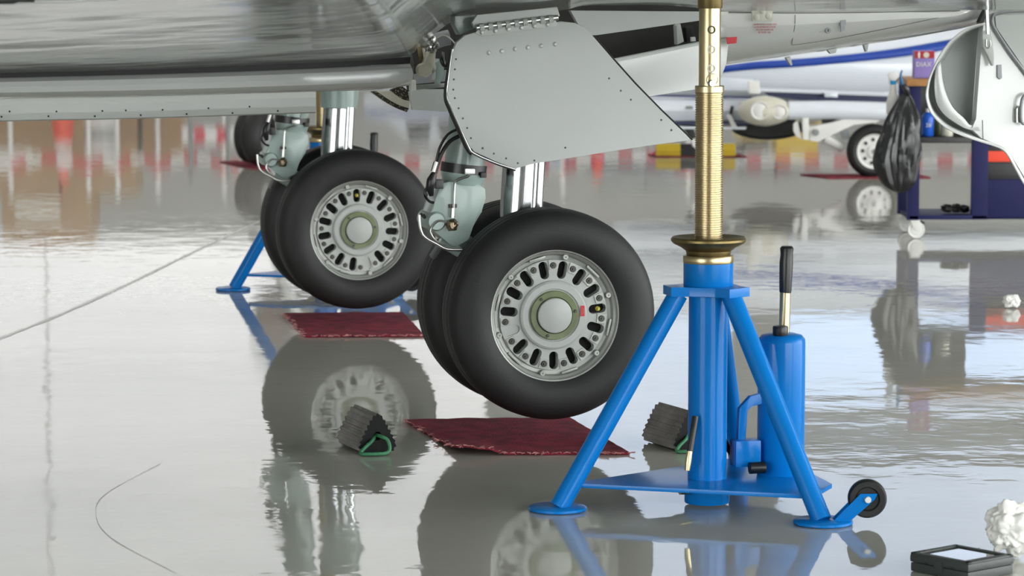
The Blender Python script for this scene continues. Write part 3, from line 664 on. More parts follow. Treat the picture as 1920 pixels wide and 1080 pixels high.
# ------------------------------------------------------------------ aircraft jacks
def make_jack(label, jloc, rz):
    t = thing('aircraft_jack', label, 'jack', jloc, rz, 'blue tripod aircraft jacks')
    dirs = [R(180), R(300), R(60)]
    col = lathe('column', [(0, .045), (.055, .045), (.055, .60), (0, .60)], BLUE, t, 40)
    lathe('base_cup', [(0, .006), (.062, .006), (.064, .010), (.064, .060), (0, .060)], BLUE, t, 40)
    lathe('top_collar', [(0, .60), (.069, .60), (.0705, .602), (.0705, .690), (0, .690)], BLUE, t, 40)
    lathe('collar_ring', [(0, .690), (.0705, .690), (.0715, .692), (.0715, .709), (.070, .711), (0, .711)], BRASS, t, 40)
    lathe('handwheel_nut', [(.03, .706), (.058, .706), (.062, .712), (.064, .724), (.078, .734), (.100, .745), (.106, .752), (.106, .758), (.102, .763), (.075, .757), (.05, .752), (.03, .752)], BRASS_D, t, 48)
    # threaded ram
    pr = [(0, .74)]; z = .742
    while z < 1.168: pr += [(.0375, z), (.0405, z + .0018), (.0405, z + .0032), (.0375, z + .005)]; z += .0066
    pr += [(.039, 1.169), (.041, 1.170), (.041, 1.186), (.040, 1.188), (0, 1.188)]
    lathe('threaded_ram', pr, BRASS, t, 40, angle=R(20))
    rod = lathe('extension_rod', [(0, 1.18), (.0305, 1.18), (.0305, 1.405), (0, 1.405)], BRASS, t, 36)
    for z_ in (1.345, 1.290, 1.237):
        bm = NB(); b_lathe(bm, [(.0075, .0012), (.0115, .0012), (.0115, -.006), (.0075, -.006)], 18, AX['-y'], True); b_lathe(bm, [(0, -.002), (.0075, -.002)], 18, AX['-y'])
        obj('rod_hole', bm, BLACK if z_ > 1.3 else PLW, rod, True, (-.0045, -.0305, z_), (0, 0, -R(8)))
    bm = NB(); b_lathe(bm, [(0, .02), (.0085, .02), (.0095, .016), (.0095, 0)], 14, AX['-y']); pn = obj('lock_pin', bm, STEEL, rod, True, (-.006, -.030, 1.196))
    tube('pin_ring', [(-.006 + .0165 * math.cos(a), -.045 - .004 * math.sin(a), 1.207 + .0165 * math.sin(a)) for a in [2 * PI * k / 24 for k in range(25)]], .0014, STEEL, rod, 8)
    lathe('head_socket', [(0, 1.404), (.0335, 1.404), (.035, 1.407), (.035, 1.478), (0, 1.478)], BRASS_D, t, 36)
    # head plate: three-lobed
    pts = []
    for a in dirs:
        for da, r_ in ((-R(34), .086), (-R(19), .128), (R(19), .128), (R(34), .086)): pts.append((r_ * math.cos(a + da), r_ * math.sin(a + da), .600))
    prism('head_plate', pts, (0, 0, .026), BLUE, t, bev=.003)
    fm = None
    for k, a in enumerate(dirs):
        c, s = math.cos(a), math.sin(a)
        lgp = tube('leg', [(.088 * c, .088 * s, .603), (.432 * c, .432 * s, .010)], .028, BLUE, t, 28)
        if fm is None: fm = lathe('foot_plate', [(0, 0), (.078, 0), (.082, .003), (.082, .009), (.078, .012), (0, .012)], BLUE, lgp, 32); fm.location = (.437 * c, .437 * s, .0005)
        else: share('foot_plate', fm, lgp, (.437 * c, .437 * s, .0005))
    # lower tie plate
    q = [(.40 * math.cos(a), .40 * math.sin(a)) for a in dirs]
    ext = (.36 * math.cos(R(330)), .36 * math.sin(R(330))); ext2 = (.34 * math.cos(R(20)), .34 * math.sin(R(20)))
    prism('tie_plate', [(x, y, .064) for x, y in [q[0], q[1], ext, ext2, q[2]]], (0, 0, .012), BLUE, t, bev=.002)
    # hand pump
    pc = Vector((.225, .02, 0))
    pb = lathe('hand_pump', [(0, .076), (.066, .076), (.0675, .078), (.0675, .455), (.066, .466), (.058, .476), (.04, .481), (0, .483)], BLUE, t, 40); pb.location = pc
    lathe('pump_cap', [(0, .478), (.020, .478), (.022, .482), (.022, .502), (.020, .506), (0, .506)], BLACK, pb, 20, 'z', (-.014, -.03, 0))
    hd = tube('pump_handle', [(.012, .02, .42), (.016, .02, .60)], .0155, BRASS, pb, 20)
    tube('handle_grip', [(.0155, .02, .595), (.016, .02, .60), (.018, .02, .68), (.019, .02, .705), (.0195, .02, .722), (.0195, .02, .728)], [.0165, .0175, .0195, .0175, .0195, .015], BLACK, pb, 20)
    prism('pump_lever', [(-.135, -.02, .16), (-.128, -.02, .16), (-.112, -.02, .17), (-.108, -.02, .265), (-.095, -.02, .278), (-.06, -.02, .282), (-.06, -.02, .315), (-.098, -.02, .305), (-.130, -.02, .272)], (0, .022, 0), BLUE, pb, .002)
    box('pump_block', (-.112, -.02, .145), (.075, .06, .075), BLUE, pb, .004)
    tube('release_knob', [(-.115, -.07, .108), (-.07, -.07, .108)], .017, BLACK, pb, 14)
    tube('pump_hose', [(-.05, .05, .11), (-.12, .06, .125), (-.17, .04, .20), (-.2, .0, .24)], .010, BLACK, pb, 10, 5)
    # hydraulic hose end at the column
    hz = tube('hydraulic_hose', [(-.050, -.048, .26), (-.060, -.060, .22), (-.072, -.070, .165)], .0095, BLACK, t, 12, 4)
    tube('hose_fitting', [(-.072, -.070, .167), (-.078, -.074, .135), (-.081, -.076, .112)], [.0085, .0095, .0075], BRASS, hz, 12)
    tube('port_fitting', [(-.058, -.03, .045), (-.092, -.042, .047)], .009, BRASS, t, 12)
    # tow caster on leg two
    a = dirs[1]; ex = Vector((math.cos(R(345)), math.sin(R(345)), 0)); nrm = Vector((-ex.y, ex.x, 0))
    base = Vector((.437 * math.cos(a), .437 * math.sin(a), 0)) + ex * .02
    wc = base + ex * .10 + Vector((0, 0, .072))
    br = None
    for sgn in (-1, 1):
        p0 = base + nrm * sgn * .024
        f_ = [p0 + ex * .005 + Vector((0, 0, .010)), p0 + ex * .050 + Vector((0, 0, .010)), p0 + ex * .118 + Vector((0, 0, .072)), p0 + ex * .126 + Vector((0, 0, .088)), p0 + ex * .080 + Vector((0, 0, .088))]
        prism('caster_bracket', f_, nrm * .004, BLUE, t)
    Mw = Matrix.Translation(wc) @ Matrix.Rotation(math.atan2(ex.y, ex.x), 4, 'Z') @ AX['y']
    cw = obj('caster_wheel', b_lathe(NB(), [(0, -.010), (.030, -.010), (.034, -.017), (.048, -.017), (.053, -.010), (.053, .010), (.048, .017), (.034, .017), (.030, .010), (0, .010)], 36, Mw), RUB, t, True)
    obj('caster_axle', b_lathe(NB(), [(0, -.032), (.008, -.032), (.009, -.029), (.009, .029), (.008, .032), (0, .032)], 16, Mw), PLW, cw, True)
    return t
fL, fR = fl(1042, 957), fl(1546, 983)
dv = fR - fL; mid = (fL + fR) / 2; jc = mid + Vector((-dv.y, dv.x, 0)) * (.5 / math.sqrt(3) * 1.0)
jang = math.atan2(fL.y - jc.y, fL.x - jc.x) - PI
jk = make_jack('blue tripod aircraft jack with brass ram in the foreground', (jc.x, jc.y, 0), jang)
ks = (fL - jc).length / .437
jk2 = copy_tree(jk); jk2['label'] = 'blue tripod aircraft jack mostly hidden behind the farther wheel'
f2 = fl(437, 544); c2 = fl(613, 540); c2 = f2 + (c2 - f2).normalized() * .437
jk2.location = c2; jk2.rotation_euler = (0, 0, math.atan2(f2.y - c2.y, f2.x - c2.x) - PI)

# ------------------------------------------------------------------ carpets under the wheels
def carpet(name, pts, label, lift=None, n=28, seed=0., grp='red carpet pieces under the wheels', edge=True):
    A, B, C_, D = [fl(*p) for p in pts]
    def P(s, t): return (A * (1 - s) + B * s) * (1 - t) + (D * (1 - s) + C_ * s) * t
    rows = []
    for j in range(n + 1):
        r_ = []
        for i in range(n + 1):
            s, t = i / n, j / n; p = P(s, t); e = min(s, t, 1 - s, 1 - t)
            wob = .006 * noise.noise(Vector((s * 9, t * 9, seed))) if e < .02 else 0
            p = p + Vector((wob, wob, .007 + .004 * abs(noise.noise(Vector((s * 4, t * 5, seed + 3))))))
            if lift: p.z += lift(s, t)
            r_.append(p)
        rows.append(r_)
    c = (A + B + C_ + D) / 4
    t_ = thing(name, label, 'carpet', (c.x, c.y, 0), 0, grp)
    rows = [[p - Vector((c.x, c.y, 0)) for p in r_] for r_ in rows]
    pl = sheet('pile', rows, .006, MATRED, t_, -1, ext=(0, 0, -.006))
    # frayed edge threads
    if edge:
        bm = NB(); rr = random.Random(seed)
        for side in (0, 1):
            for k in range(80):
                i = rr.randint(0, n - 1); f_ = rr.random()
                if side == 0: p = rows[i][0].lerp(rows[i + 1][0], f_)
                else: p = rows[n][i].lerp(rows[n][i + 1], f_)
                d = Vector((rr.uniform(-.02, .02), rr.uniform(-.02, .0), rr.uniform(-.004, .006)))
                b_tube(bm, [p + Vector((0, -.001, -.001)), p + d * .5 + Vector((0, -.001, .001)), p + d + Vector((0, -.001, 0))], .0012, 4)
        obj('frayed_edge', bm, MATEDGE, t_)['kind'] = 'stuff'
    return t_
carpet('carpet_square', [(759, 790), (1068, 786), (1181, 853), (862, 854)], 'dark red carpet square with curled corner under the near wheels',
       lambda s, t: .022 * max(0, 1 - s / .22) * max(0, (t - .55) / .45) ** 2 * (1 + .4 * math.sin(s * 30)) + .012 * math.exp(-((s - .17) / .07) ** 2) * t ** 3, seed=1.)
carpet('carpet_square', [(533, 590), (755, 588), (797, 632), (572, 633)], 'dark red carpet square under the farther lifted wheels', seed=2.)
carpet('carpet_square', [(412, 304), (492, 302), (512, 319), (474, 318)], 'small bright red carpet patch below the distant twin wheels', seed=3., edge=False)
carpet('carpet_square', [(1500, 328), (1720, 328), (1745, 334), (1555, 335)], 'thin red carpet strip under the white plane wheel', seed=4., edge=False)
carpet('carpet_square', [(1215, 290), (1385, 290), (1400, 295), (1228, 295)], 'thin red carpet strip under the yellow chocks', seed=5., edge=False)

# ------------------------------------------------------------------ rubber chocks
def chock(label, p, rz, first=None):
    if first is not None:
        c = copy_tree(first); c.location = p; c.rotation_euler = (0, 0, rz); c['label'] = label; return c
    t = thing('wheel_chock', label, 'chock', p, rz, 'ribbed rubber wheel chocks')
    # rounded triangle in local x-z, axis along y
    side, h = .15, .142; cor = .03
    tri = [Vector((-.075, 0, 0)), Vector((.075, 0, 0)), Vector((0, 0, h))]
    pts = []
    for i in range(3):
        a, b, c = tri[i - 1], tri[i], tri[(i + 1) % 3]
        d0 = (a - b).normalized(); d1 = (c - b).normalized()
        for k in range(5):
            s = k / 4; q = (b + d0 * cor * 1.6) * (1 - s) ** 2 + b * 2 * s * (1 - s) + (b + d1 * cor * 1.6) * s * s; pts.append(q)
    # resample densely with rib teeth
    closed = pts + [pts[0]]; dense = []
    L_ = [0.]
    for a, b in zip(closed, closed[1:]): L_.append(L_[-1] + (b - a).length)
    nn = 22 * 4; cen = Vector((0, 0, h * .36))
    for k in range(nn):
        s = L_[-1] * k / nn; i = max(j for j in range(len(L_) - 1) if L_[j] <= s); f_ = (s - L_[i]) / max(1e-9, L_[i + 1] - L_[i])
        p_ = closed[i].lerp(closed[i + 1], f_); o_ = (p_ - cen).normalized(); tooth = (0, .0055, .0055, 0)[k % 4]
        dense.append(p_ + o_ * (tooth - .002))
    zmin = min(q.z for q in dense)
    dense = [q - Vector((0, 0, zmin)) for q in dense]
    bm = NB(); Ln = .225
    b_grid(bm, [dense + [dense[0]], [q + Vector((0, Ln, 0)) for q in dense + [dense[0]]]])
    bmesh.ops.remove_doubles(bm, verts=bm.verts, dist=1e-6)
    obj('ribbed_body', bm, RUBG, t)
    hole_r = .014; hc = Vector((0, 0, .055))
    for y in (0.0005, Ln - .0005):
        ends = NB()
        ring = [ends.verts.new(hc + Vector((hole_r * math.cos(math.atan2(q.z - hc.z, q.x)), y, hole_r * math.sin(math.atan2(q.z - hc.z, q.x))))) for q in dense]
        out = [ends.verts.new(q + Vector((0, y, 0))) for q in dense]
        for k in range(nn): ends.faces.new((out[k], out[(k + 1) % nn], ring[(k + 1) % nn], ring[k]))
        obj('end_face', ends, mat('chock_end_black', (.006, .0065, .0065), .6, var=.2, bump=.001, spec=.2), t)
    obj('rope_hole', b_tube(NB(), [hc, hc + Vector((0, Ln, 0))], hole_r, 16, False), DARK, t)
    tube('rope', [(.003, .03, .055), (.006, -.012, .056), (.022, -.03, .046), (.028, -.036, .022), (.018, -.042, .008), (-.01, -.05, .007), (-.045, -.045, .007), (-.066, -.03, .008), (-.05, -.018, .022), (-.025, -.012, .040), (-.006, .01, .052), (-.003, .03, .055)], .0058, GREENROPE, t, 10, 6)
    return t
ch1 = chock('ribbed black rubber chock with green rope loop left of the near carpet', fl(708, 851) + Vector((0, 0, .001)), R(21))
chock('ribbed black rubber chock half hidden behind the jack column', fl(1296, 846) + Vector((0, 0, .001)), R(24), ch1)

# ------------------------------------------------------------------ tool cart with things on it
CY = fl(1716, 447).y
def cp(px, py, dy=0.): return at_y(px, py, CY + dy)
ck = cp(1716, 447); cart = thing('tool_cart', 'dark blue tool cart with wooden top behind the open hatch', 'cart', (ck.x, ck.y, 0), 0)
def cl(px, py, dy=0.): return cp(px, py, dy) - Vector((ck.x, ck.y, 0))
def cbox(name, x0, y0, x1, y1, d0, d1, m, parent=cart, bev=.004):
    a, b = cl(x0, y0), cl(x1, y1)
    return box(name, ((a.x + b.x) / 2, (d0 + d1) / 2, (a.z + b.z) / 2), (abs(b.x - a.x), abs(d1 - d0), abs(b.z - a.z)), m, parent, bev)
cbox('post', 1703, 160, 1722, 412, -.03, .02, NAVY); cbox('post', 1703, 160, 1722, 412, .40, .45, NAVY)
cbox('post', 1822, 262, 1850, 410, -.03, .02, NAVY); cbox('post', 1990, 160, 2006, 410, -.03, .02, NAVY)
cbox('wooden_top', 1698, 148, 2010, 161, -.05, .47, WOOD)
cbox('shelf', 1722, 257, 1850, 268, -.02, .43, BLACK)
cbox('bottom_shelf', 1703, 403, 1850, 411, -.03, .45, NAVY)
cab = cbox('cabinet_body', 1850, 268, 2006, 411, 0, .45, NAVY)
cbox('drawer_recess', 1848, 275, 2000, 336, -.01, .02, BLACK, cab, .001)
cbox('drawer', 1846, 283, 1996, 303, -.025, .0, ORANGE, cab)
cbox('drawer', 1847, 305, 1996, 331, -.02, .0, BLACK, cab)
cbox('cabinet_door', 1846, 336, 1996, 407, -.025, .0, NAVY, cab)
for (x, d) in ((1716, 0), (1990, 0), (1716, .42), (1990, .42)):
    c = cl(x, 430); p = Vector((c.x, d, .055))
    fk = prism('caster', [p + Vector(q) for q in [(-.035, -.02, .06), (.02, -.02, .06), (.03, -.02, .02), (.012, -.02, -.012), (-.012, -.02, -.005)]], (0, .04, 0), PLW, cart, .003)
    obj('caster_tire', b_lathe(NB(), [(0, -.016), (.028, -.016), (.03, -.012), (.046, -.014), (.050, -.006), (.050, .006), (.046, .014), (0, .014)], 24, Matrix.Translation(p + Vector((.004, 0, -.005))) @ AX['y']), PLW, fk, True)
    tube('caster_brake', [p + Vector((.01, 0, .045)), p + Vector((.05, -.01, .03))], .006, BLACK, fk, 8)
# things on and at the cart
def cthing(name, label, cat, px, py, dy): 
    p = cp(px, py, dy); return thing(name, label, cat, p), p
SHZ, BOZ, TOZ = cp(1776, 257).z + .0015, cp(1776, 403).z + .0015, cp(1731, 148).z + .0015
def rel(p): return lambda px, py, dy: cp(px, py, dy) - p
t, p = cthing('detergent_box', 'purple and red cardboard box standing on the cart top', 'box', 1731, 148, .12); q = rel(p); t.location.z = TOZ
a = q(1712, 97, .12); b = q(1749, 148, .12)
s = (abs(b.x - a.x), .09, abs(a.z - b.z))
PUR = mat('box_purple', (.26, .20, .52), .6, var=.1)
box('carton', (0, 0, s[2] / 2 + .001), s, PUR, t, .002)
box('red_print', (0, -.0456, s[2] * .86), (s[0] * .98, .001, s[2] * .26), mat('box_red', (.40, .02, .03), .6), t)
obj('picture_patch', b_lathe(NB(), [(0, 0), (.016, 0), (.016, .001), (0, .001)], 18, Matrix.Translation((.01, -.046, s[2] * .85)) @ AX['-y']), CREAM, t)
obj('picture_flame', b_prism(NB(), [(-.034, -.0462, s[2] * .74), (-.026, -.0462, s[2] * .74), (-.024, -.0462, s[2] * .9), (-.03, -.0462, s[2] * 1.0), (-.037, -.0462, s[2] * .88)], (0, -.001, 0)), PLW, t)
text('print', 'DIAX', .036, PLW, t, Matrix.Translation((-.004, -.0465, s[2] * .5)) @ Matrix.Rotation(PI / 2, 4, 'X'))
# spray bottle
t, p = cthing('spray_bottle', 'white spray bottle with blue collar hanging at the cart side', 'bottle', 1674, 214, .05)
lathe('bottle', [(0, 0), (.030, 0), (.036, .006), (.037, .06), (.032, .085), (.022, .115), (.018, .15), (.016, .165), (0, .165)], PLW, t, 28)
lathe('collar', [(0, .164), (.0165, .164), (.0175, .168), (.0175, .186), (0, .186)], mat('cyan_plastic', (.02, .38, .80), .4), t, 24)
prism('trigger_head', [(-.03, -.012, .205), (-.03, -.012, .222), (-.01, -.012, .232), (.028, -.012, .226), (.03, -.012, .205), (.012, -.012, .186), (-.012, -.012, .186), (-.016, -.012, .2)], (0, .024, 0), PLW, t, .004)
prism('trigger', [(-.022, -.006, .205), (-.014, -.006, .205), (-.020, -.006, .172), (-.028, -.006, .168)], (0, .012, 0), PLW, t, .002)
tube('hook', [(.02, 0, .17), (.05, 0, .2), (.08, -.02, .19)], .003, STEEL, t, 6, 3)
# bin bag
t, p = cthing('bin_bag', 'crumpled black plastic bin bag hanging from the cart corner', 'bag', 1692, 362, -.06)
z0 = 0.; H = cp(1692, 165, -.06).z - p.z
bm = NB(); rows = []
prf = [(0, .006), (.03, .045), (.09, .078), (.18, .100), (.30, .120), (.42, .116), (.56, .104), (.70, .084), (.82, .056), (.91, .03), (.96, .014), (1, .008)]
prs = spline([(a_, b_, 0) for a_, b_ in prf], 7)
for k, q_ in enumerate(prs):
    row = []
    for i in range(64):
        a = 2 * PI * i / 64; f_ = q_.x
        rr = q_.y * (1 + .26 * noise.noise(Vector((math.cos(a) * 1.4, math.sin(a) * 1.4, f_ * 2.2))) + .42 * (abs(noise.noise(Vector((math.cos(a) * 2.6, math.sin(a) * 2.6, f_ * 1.3 + 4.)))) - .2) + .20 * (abs(noise.noise(Vector((math.cos(a) * 5.5 + f_, math.sin(a) * 5.5, f_ * 3.5)))) - .2))
        row.append(Vector((rr * math.cos(a) * 1.06 - .02 * math.sin(PI * f_) + .028 * (f_ - .3), rr * math.sin(a) * .55, H * f_)))
    rows.append(row + [row[0]])
b_grid(bm, rows); bmesh.ops.remove_doubles(bm, verts=bm.verts, dist=1e-6)
obj('bag_body', bm, BAG, t, True, angle=R(24))
tube('tie_strap', [(.02, -.02, H * .97), (.0, -.02, H * 1.0), (-.015, -.02, H * 1.06), (-.02, -.02, H * 1.12), (-.012, -.02, H * 1.17)], [.012, .010, .012, .007, .004], mat('blue_tie', (.02, .12, .28), .5), t, 10, 4)
tube('knot', [(.028, -.01, H * .93), (.012, -.02, H * .99), (-.004, -.02, H * 1.03), (.04, 0, H * .9)], [.010, .018, .014, .008], BAG, t, 10, 4)
# bottles on the shelf
t, p = cthing('cleaner_bottle', 'bright blue bottle with white cap on the cart shelf', 'bottle', 1739, 256, .1); t.location.z = SHZ
lathe('bottle', [(0, 0), (.032, 0), (.035, .004), (.035, .10), (.028, .122), (.014, .132), (0, .132)], mat('bottle_blue', (.012, .11, .60), .35), t, 24)
lathe('cap', [(0, .132), (.012, .132), (.012, .152), (0, .152)], PLW, t, 16)
text('print', '28', .03, PLW, t, Matrix.Translation((0, -.0365, .06)) @ Matrix.Rotation(PI / 2, 4, 'X'))
t, p = cthing('oil_bottle', 'dark olive bottle beside the blue bottle on the cart shelf', 'bottle', 1757, 256, .2); t.location.z = SHZ
lathe('bottle', [(0, 0), (.026, 0), (.028, .004), (.028, .12), (.012, .15), (0, .15)], mat('olive_plastic', (.06, .08, .03), .4), t, 20)
lathe('cap', [(0, .15), (.013, .15), (.013, .175), (0, .175)], BLACK, t, 16)
t, p = cthing('clear_jar', 'pale yellowish jar at the right of the cart shelf', 'jar', 1776, 256, .08); t.location.z = SHZ
lathe('jar', [(0, 0), (.030, 0), (.032, .004), (.032, .05), (.026, .06), (0, .06)], CREAM, t, 22)
lathe('lid', [(0, .06), (.028, .06), (.028, .075), (0, .075)], PLW, t, 20)
box('shelf_back', (cl(1776, 215).x, .42, cl(1776, 212).z), (.36, .02, .30), BLACK, cart)
for k, (x, r_) in enumerate(((1776, .030), (1793, .030), (1808, .026))):
    p = cp(x, 402, .1); p.z = BOZ + .004; t = tag(obj('work_glove', b_crumple(NB(), (0, 0, r_ * .8), r_, .4, 11 + k, 3, (1.15, 1, .8)), BLACK, None, True, p), ['crumpled black glove at the left end of the bottom cart shelf', 'crumpled black glove in the middle of the bottom cart shelf row', 'crumpled black glove next to the cart cabinet post'][k], 'glove', 'black gloves on the bottom cart shelf')

# ------------------------------------------------------------------ crumpled tissues and case in the foreground
def tissue(label, px, py, r_, seed, sq):
    p = fl(px, py); bm = NB(); b_crumple(bm, (0, 0, 0), r_, .42, seed, 5, sq, 1.7)
    zm = min(v.co.z for v in bm.verts)
    for v in bm.verts: v.co.z -= zm
    return tag(obj('crumpled_tissue', bm, PAPER, None, True, p + Vector((0, 0, .001)), angle=R(70)), label, 'tissue', 'crumpled white tissues')
tissue('small crumpled white tissue alone on the floor right of the jack', 1896, 578, .032, 3., (1.2, .8, .85))
tissue('large crumpled white tissue behind the black case', 1893, 1046, .062, 8.3, (1.05, .8, 1.05))
# case
A, B, C_ = fl(1707, 1071), fl(1815, 1092), fl(1888, 1064)
ang = math.atan2(B.y - A.y, B.x - A.x); w_ = (B - A).length; d_ = .17
ca = thing('tool_case', 'flat dark grey plastic tool case at the bottom right corner', 'case', A, ang); ca.scale = (1, 1, 1.25)
CASE = mat('case_plastic', (.035, .042, .040), .45, var=.1, bump=.0006, bscale=160)
ctop = .036
box('lower_shell', (w_ / 2, d_ / 2, .010), (w_, d_, .019), CASE, ca, .005)
lid = box('lid', (w_ / 2, d_ / 2, .028), (w_ + .003, d_ + .003, .016), CASE, ca, .005)
b_ = NB()
for c_, s_ in (((w_ / 2, .008, .037), (w_, .016, .005)), ((w_ / 2, d_ - .008, .037), (w_, .016, .005)), ((.008, d_ / 2, .037), (.016, d_, .005)), ((w_ - .008, d_ / 2, .037), (.016, d_, .005))): b_box(b_, c_, s_, None, .002)
obj('lid_border', b_, CASE, lid, True)
box('clear_window', (w_ / 2, d_ / 2, .0365), (w_ - .075, d_ - .06, .001), mat('glossy_clear_film', (.16, .165, .17), .06, coat=1), lid)
box('latch', (w_ * .5, -.003, .020), (.024, .006, .024), CASE, ca, .002)
for k in (.28, .74): box('latch_recess', (w_ * k, -.0005, .023), (.012, .003, .003), BLACK, ca)
for k, (x, y) in enumerate(((1798, 1035), (1836, 1036), (1845, 1041))):
    p = fl(x, y); tag(tube('wire_clipping', [(0, 0, .002), (.001, 0, .006), (-.001, .002, .012), (.003, 0, .001)], .0012, BLACK, None, 6, 3), ['tiny black wire clipping left behind the tool case', 'tiny black wire clipping in the middle behind the case', 'tiny black wire clipping nearest the large tissue'][k], 'debris', 'wire clippings behind the case').location = p

# ------------------------------------------------------------------ white and blue plane parked behind on the right
PY = fl(1637, 331).y
pk = at_y(1500, 250, PY); wpl = thing('parked_white_plane', 'white propeller plane with blue stripe parked behind on the right', 'airplane', (pk.x, PY, 0))
def q(px, py, dy=0.): return at_y(px, py, PY + dy) - Vector((pk.x, PY, 0))
def qpanel(name, pts, dy, th, m, parent=wpl, bev=0.): return prism(name, [q(x, y, dy) for x, y in pts], (0, th, 0), m, parent, bev)
# fuselage as a rounded hull (z 0.5 .. 2.3), behind wheels
rows = []
zb, zt = q(1500, 205, 1.2).z, 1.10
for x in (-3.2, -2.6, -1.5, 0, 2, 3.4, 4.6, 6.0, 7.5):
    e = 1. if -2 < x < 5 else (.82 if x > -3 and x < 7 else .6)
    row = []
    for k in range(25):
        a = PI * 2 * k / 24; cz = (zb + zt) / 2
        row.append(Vector((x, 1.1 + .5 * e * math.copysign(abs(math.sin(a)) ** .75, math.sin(a)), cz + (zt - zb) / 2 * e * math.copysign(abs(math.cos(a)) ** .8, math.cos(a)))))
    rows.append(row)
hull = sheet('hull', rows, 0, WPLANE, wpl)
def hullpt(px, py):
    r = ray(px, py); r = r / r.y
    for k in range(400):
        Y = PY + .4 + k * .002; p = Vector((0, 0, CAM_H)) + r * Y - Vector((pk.x, PY, 0)); cz = (zb + zt) / 2; e = 1.
        dz = (p.z - cz) / ((zt - zb) / 2)
        if abs(dz) < 1 and p.y > 1.1 - .5 * (max(0, 1 - abs(dz) ** 2.5)) ** .375: return p - Vector((0, .012, 0))
    return p
str_t = [(1300, 131), (1400, 117), (1500, 110), (1600, 101), (1700, 88), (1800, 71), (1960, 44)]
str_b = [(1300, 143), (1400, 131), (1500, 125), (1600, 116), (1700, 105), (1800, 89), (1960, 62)]
sheet('blue_stripe', [spline([hullpt(*p) for p in str_t], 4), spline([hullpt(*p) for p in str_b], 4)], .006, LIVERY, hull, 0)
# wing seen edge-on with tube-like leading edge and navy strip
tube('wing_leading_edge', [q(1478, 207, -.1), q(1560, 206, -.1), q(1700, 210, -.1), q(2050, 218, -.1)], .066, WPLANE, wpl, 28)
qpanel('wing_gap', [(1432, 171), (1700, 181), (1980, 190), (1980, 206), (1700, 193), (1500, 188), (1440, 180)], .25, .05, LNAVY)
qpanel('wing_upper_edge', [(1425, 166), (1700, 176), (1980, 185), (1980, 191), (1700, 182), (1425, 172)], .15, .3, WPLANE, bev=.006)
qpanel('wing_bracket', [(1546, 174), (1571, 175), (1571, 183), (1546, 182)], .1, .05, WPLANE, bev=.004)
# left wing body
rws_ = [[q(x, y + k, d) for x, y, k in ((1180, 178, 0), (1280, 180, 0), (1400, 182, 0))] for d in (.3,)]
sheet('left_wing', [[q(x, y0 + (y1 - y0) * t, d) for x, y0, y1 in ((1150, 174, 236), (1230, 178, 236), (1320, 180, 234), (1405, 182, 233))] for t, d in ((0, .30), (.15, .16), (.5, .12), (.85, .16), (1, .34))], .03, WPLANE, wpl, -1)
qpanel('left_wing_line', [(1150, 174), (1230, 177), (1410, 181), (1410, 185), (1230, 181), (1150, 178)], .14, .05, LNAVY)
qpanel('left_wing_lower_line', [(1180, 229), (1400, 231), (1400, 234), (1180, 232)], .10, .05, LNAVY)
qpanel('vent', [(1286, 199), (1299, 199), (1299, 204), (1286, 204)], .115, .01, GREYM)
qpanel('wing_step', [(1150, 236), (1400, 238), (1398, 243), (1150, 241)], .1, .3, WPLANE, bev=.004)
qpanel('wing_fold_slot', [(1371, 198), (1376, 200), (1372, 218), (1367, 214)], .10, .02, BLACK)
qpanel('fold_arm', [(1362, 216), (1370, 214), (1382, 238), (1372, 238)], .08, .03, PLW, bev=.003)
# cream pod with two round lamps
pod = NB(); pc = q(1437, 208, -.05); b_crumple(pod, pc, 1., 0, 0, 4, (.205, .17, .108))
for v in pod.verts:
    dx = (v.co.x - pc.x) / .20
    if dx > 0: v.co.z = pc.z + (v.co.z - pc.z) * (1 - .2 * dx)
pod = obj('engine_pod', pod, CREAM, wpl, True)
for x, y, r_ in ((1425, 208, .062), (1462, 210, .05)):
    p = q(x, y, -.205); lathe('pod_lamp', [(0, .012), (r_ * .5, .010), (r_ * .85, .0), (r_, .012), (r_ * 1.08, .006), (r_ * 1.1, -.04)], PLW, pod, 28, '-y', p)
qpanel('pod_nozzle', [(1388, 192), (1402, 190), (1402, 226), (1390, 222)], -.05, .1, CREAM, bev=.008)
qpanel('pod_top_bracket', [(1403, 152), (1424, 152), (1426, 176), (1404, 176)], .1, .06, PLW, bev=.006)
qpanel('aileron_panel', [(1330, 144), (1412, 148), (1412, 172), (1330, 168)], .35, .04, WPLANE, bev=.004)
# dark shape under the pod
obj('dark_pod_shape', b_lathe(NB(), [(0, -.07), (.10, -.08), (.13, -.06), (.14, 0), (.13, .06), (.10, .08), (0, .07)], 28, Matrix.Translation(q(1440, 240, .45)) @ Matrix.Diagonal((1.9, 1, .62, 1)) @ AX['y']), RUB, wpl, True)
# main gear: trailing arm, fork, wheel
arm = qpanel('gear_arm', [(1516, 236), (1560, 232), (1598, 216), (1640, 214), (1660, 220), (1640, 232), (1600, 232), (1562, 252), (1535, 266), (1518, 264)], -.12, .06, PLW, bev=.008)
qpanel('gear_leg', [(1504, 216), (1516, 216), (1517, 262), (1506, 262)], -.14, .06, PLW, bev=.006)
qpanel('gear_fork', [(1488, 232), (1496, 226), (1500, 252), (1505, 262), (1494, 256), (1488, 246)], -.12, .05, PLW, bev=.005)
lathe('pivot_bolt', [(0, .03), (.020, .03), (.024, .02), (.024, 0)], GREYM, arm, 18, '-y', q(1529, 248, -.12))
qpanel('gear_cavity', [(1538, 222), (1572, 220), (1560, 232), (1544, 234)], -.03, .03, BLACK)
qpanel('brake_plate', [(1574, 244), (1590, 240), (1596, 260), (1580, 262)], -.05, .05, GREYM, bev=.004)
tube('lower_strut', [q(1545, 258, -.02), q(1580, 276, .02)], .038, PLW, wpl, 16)
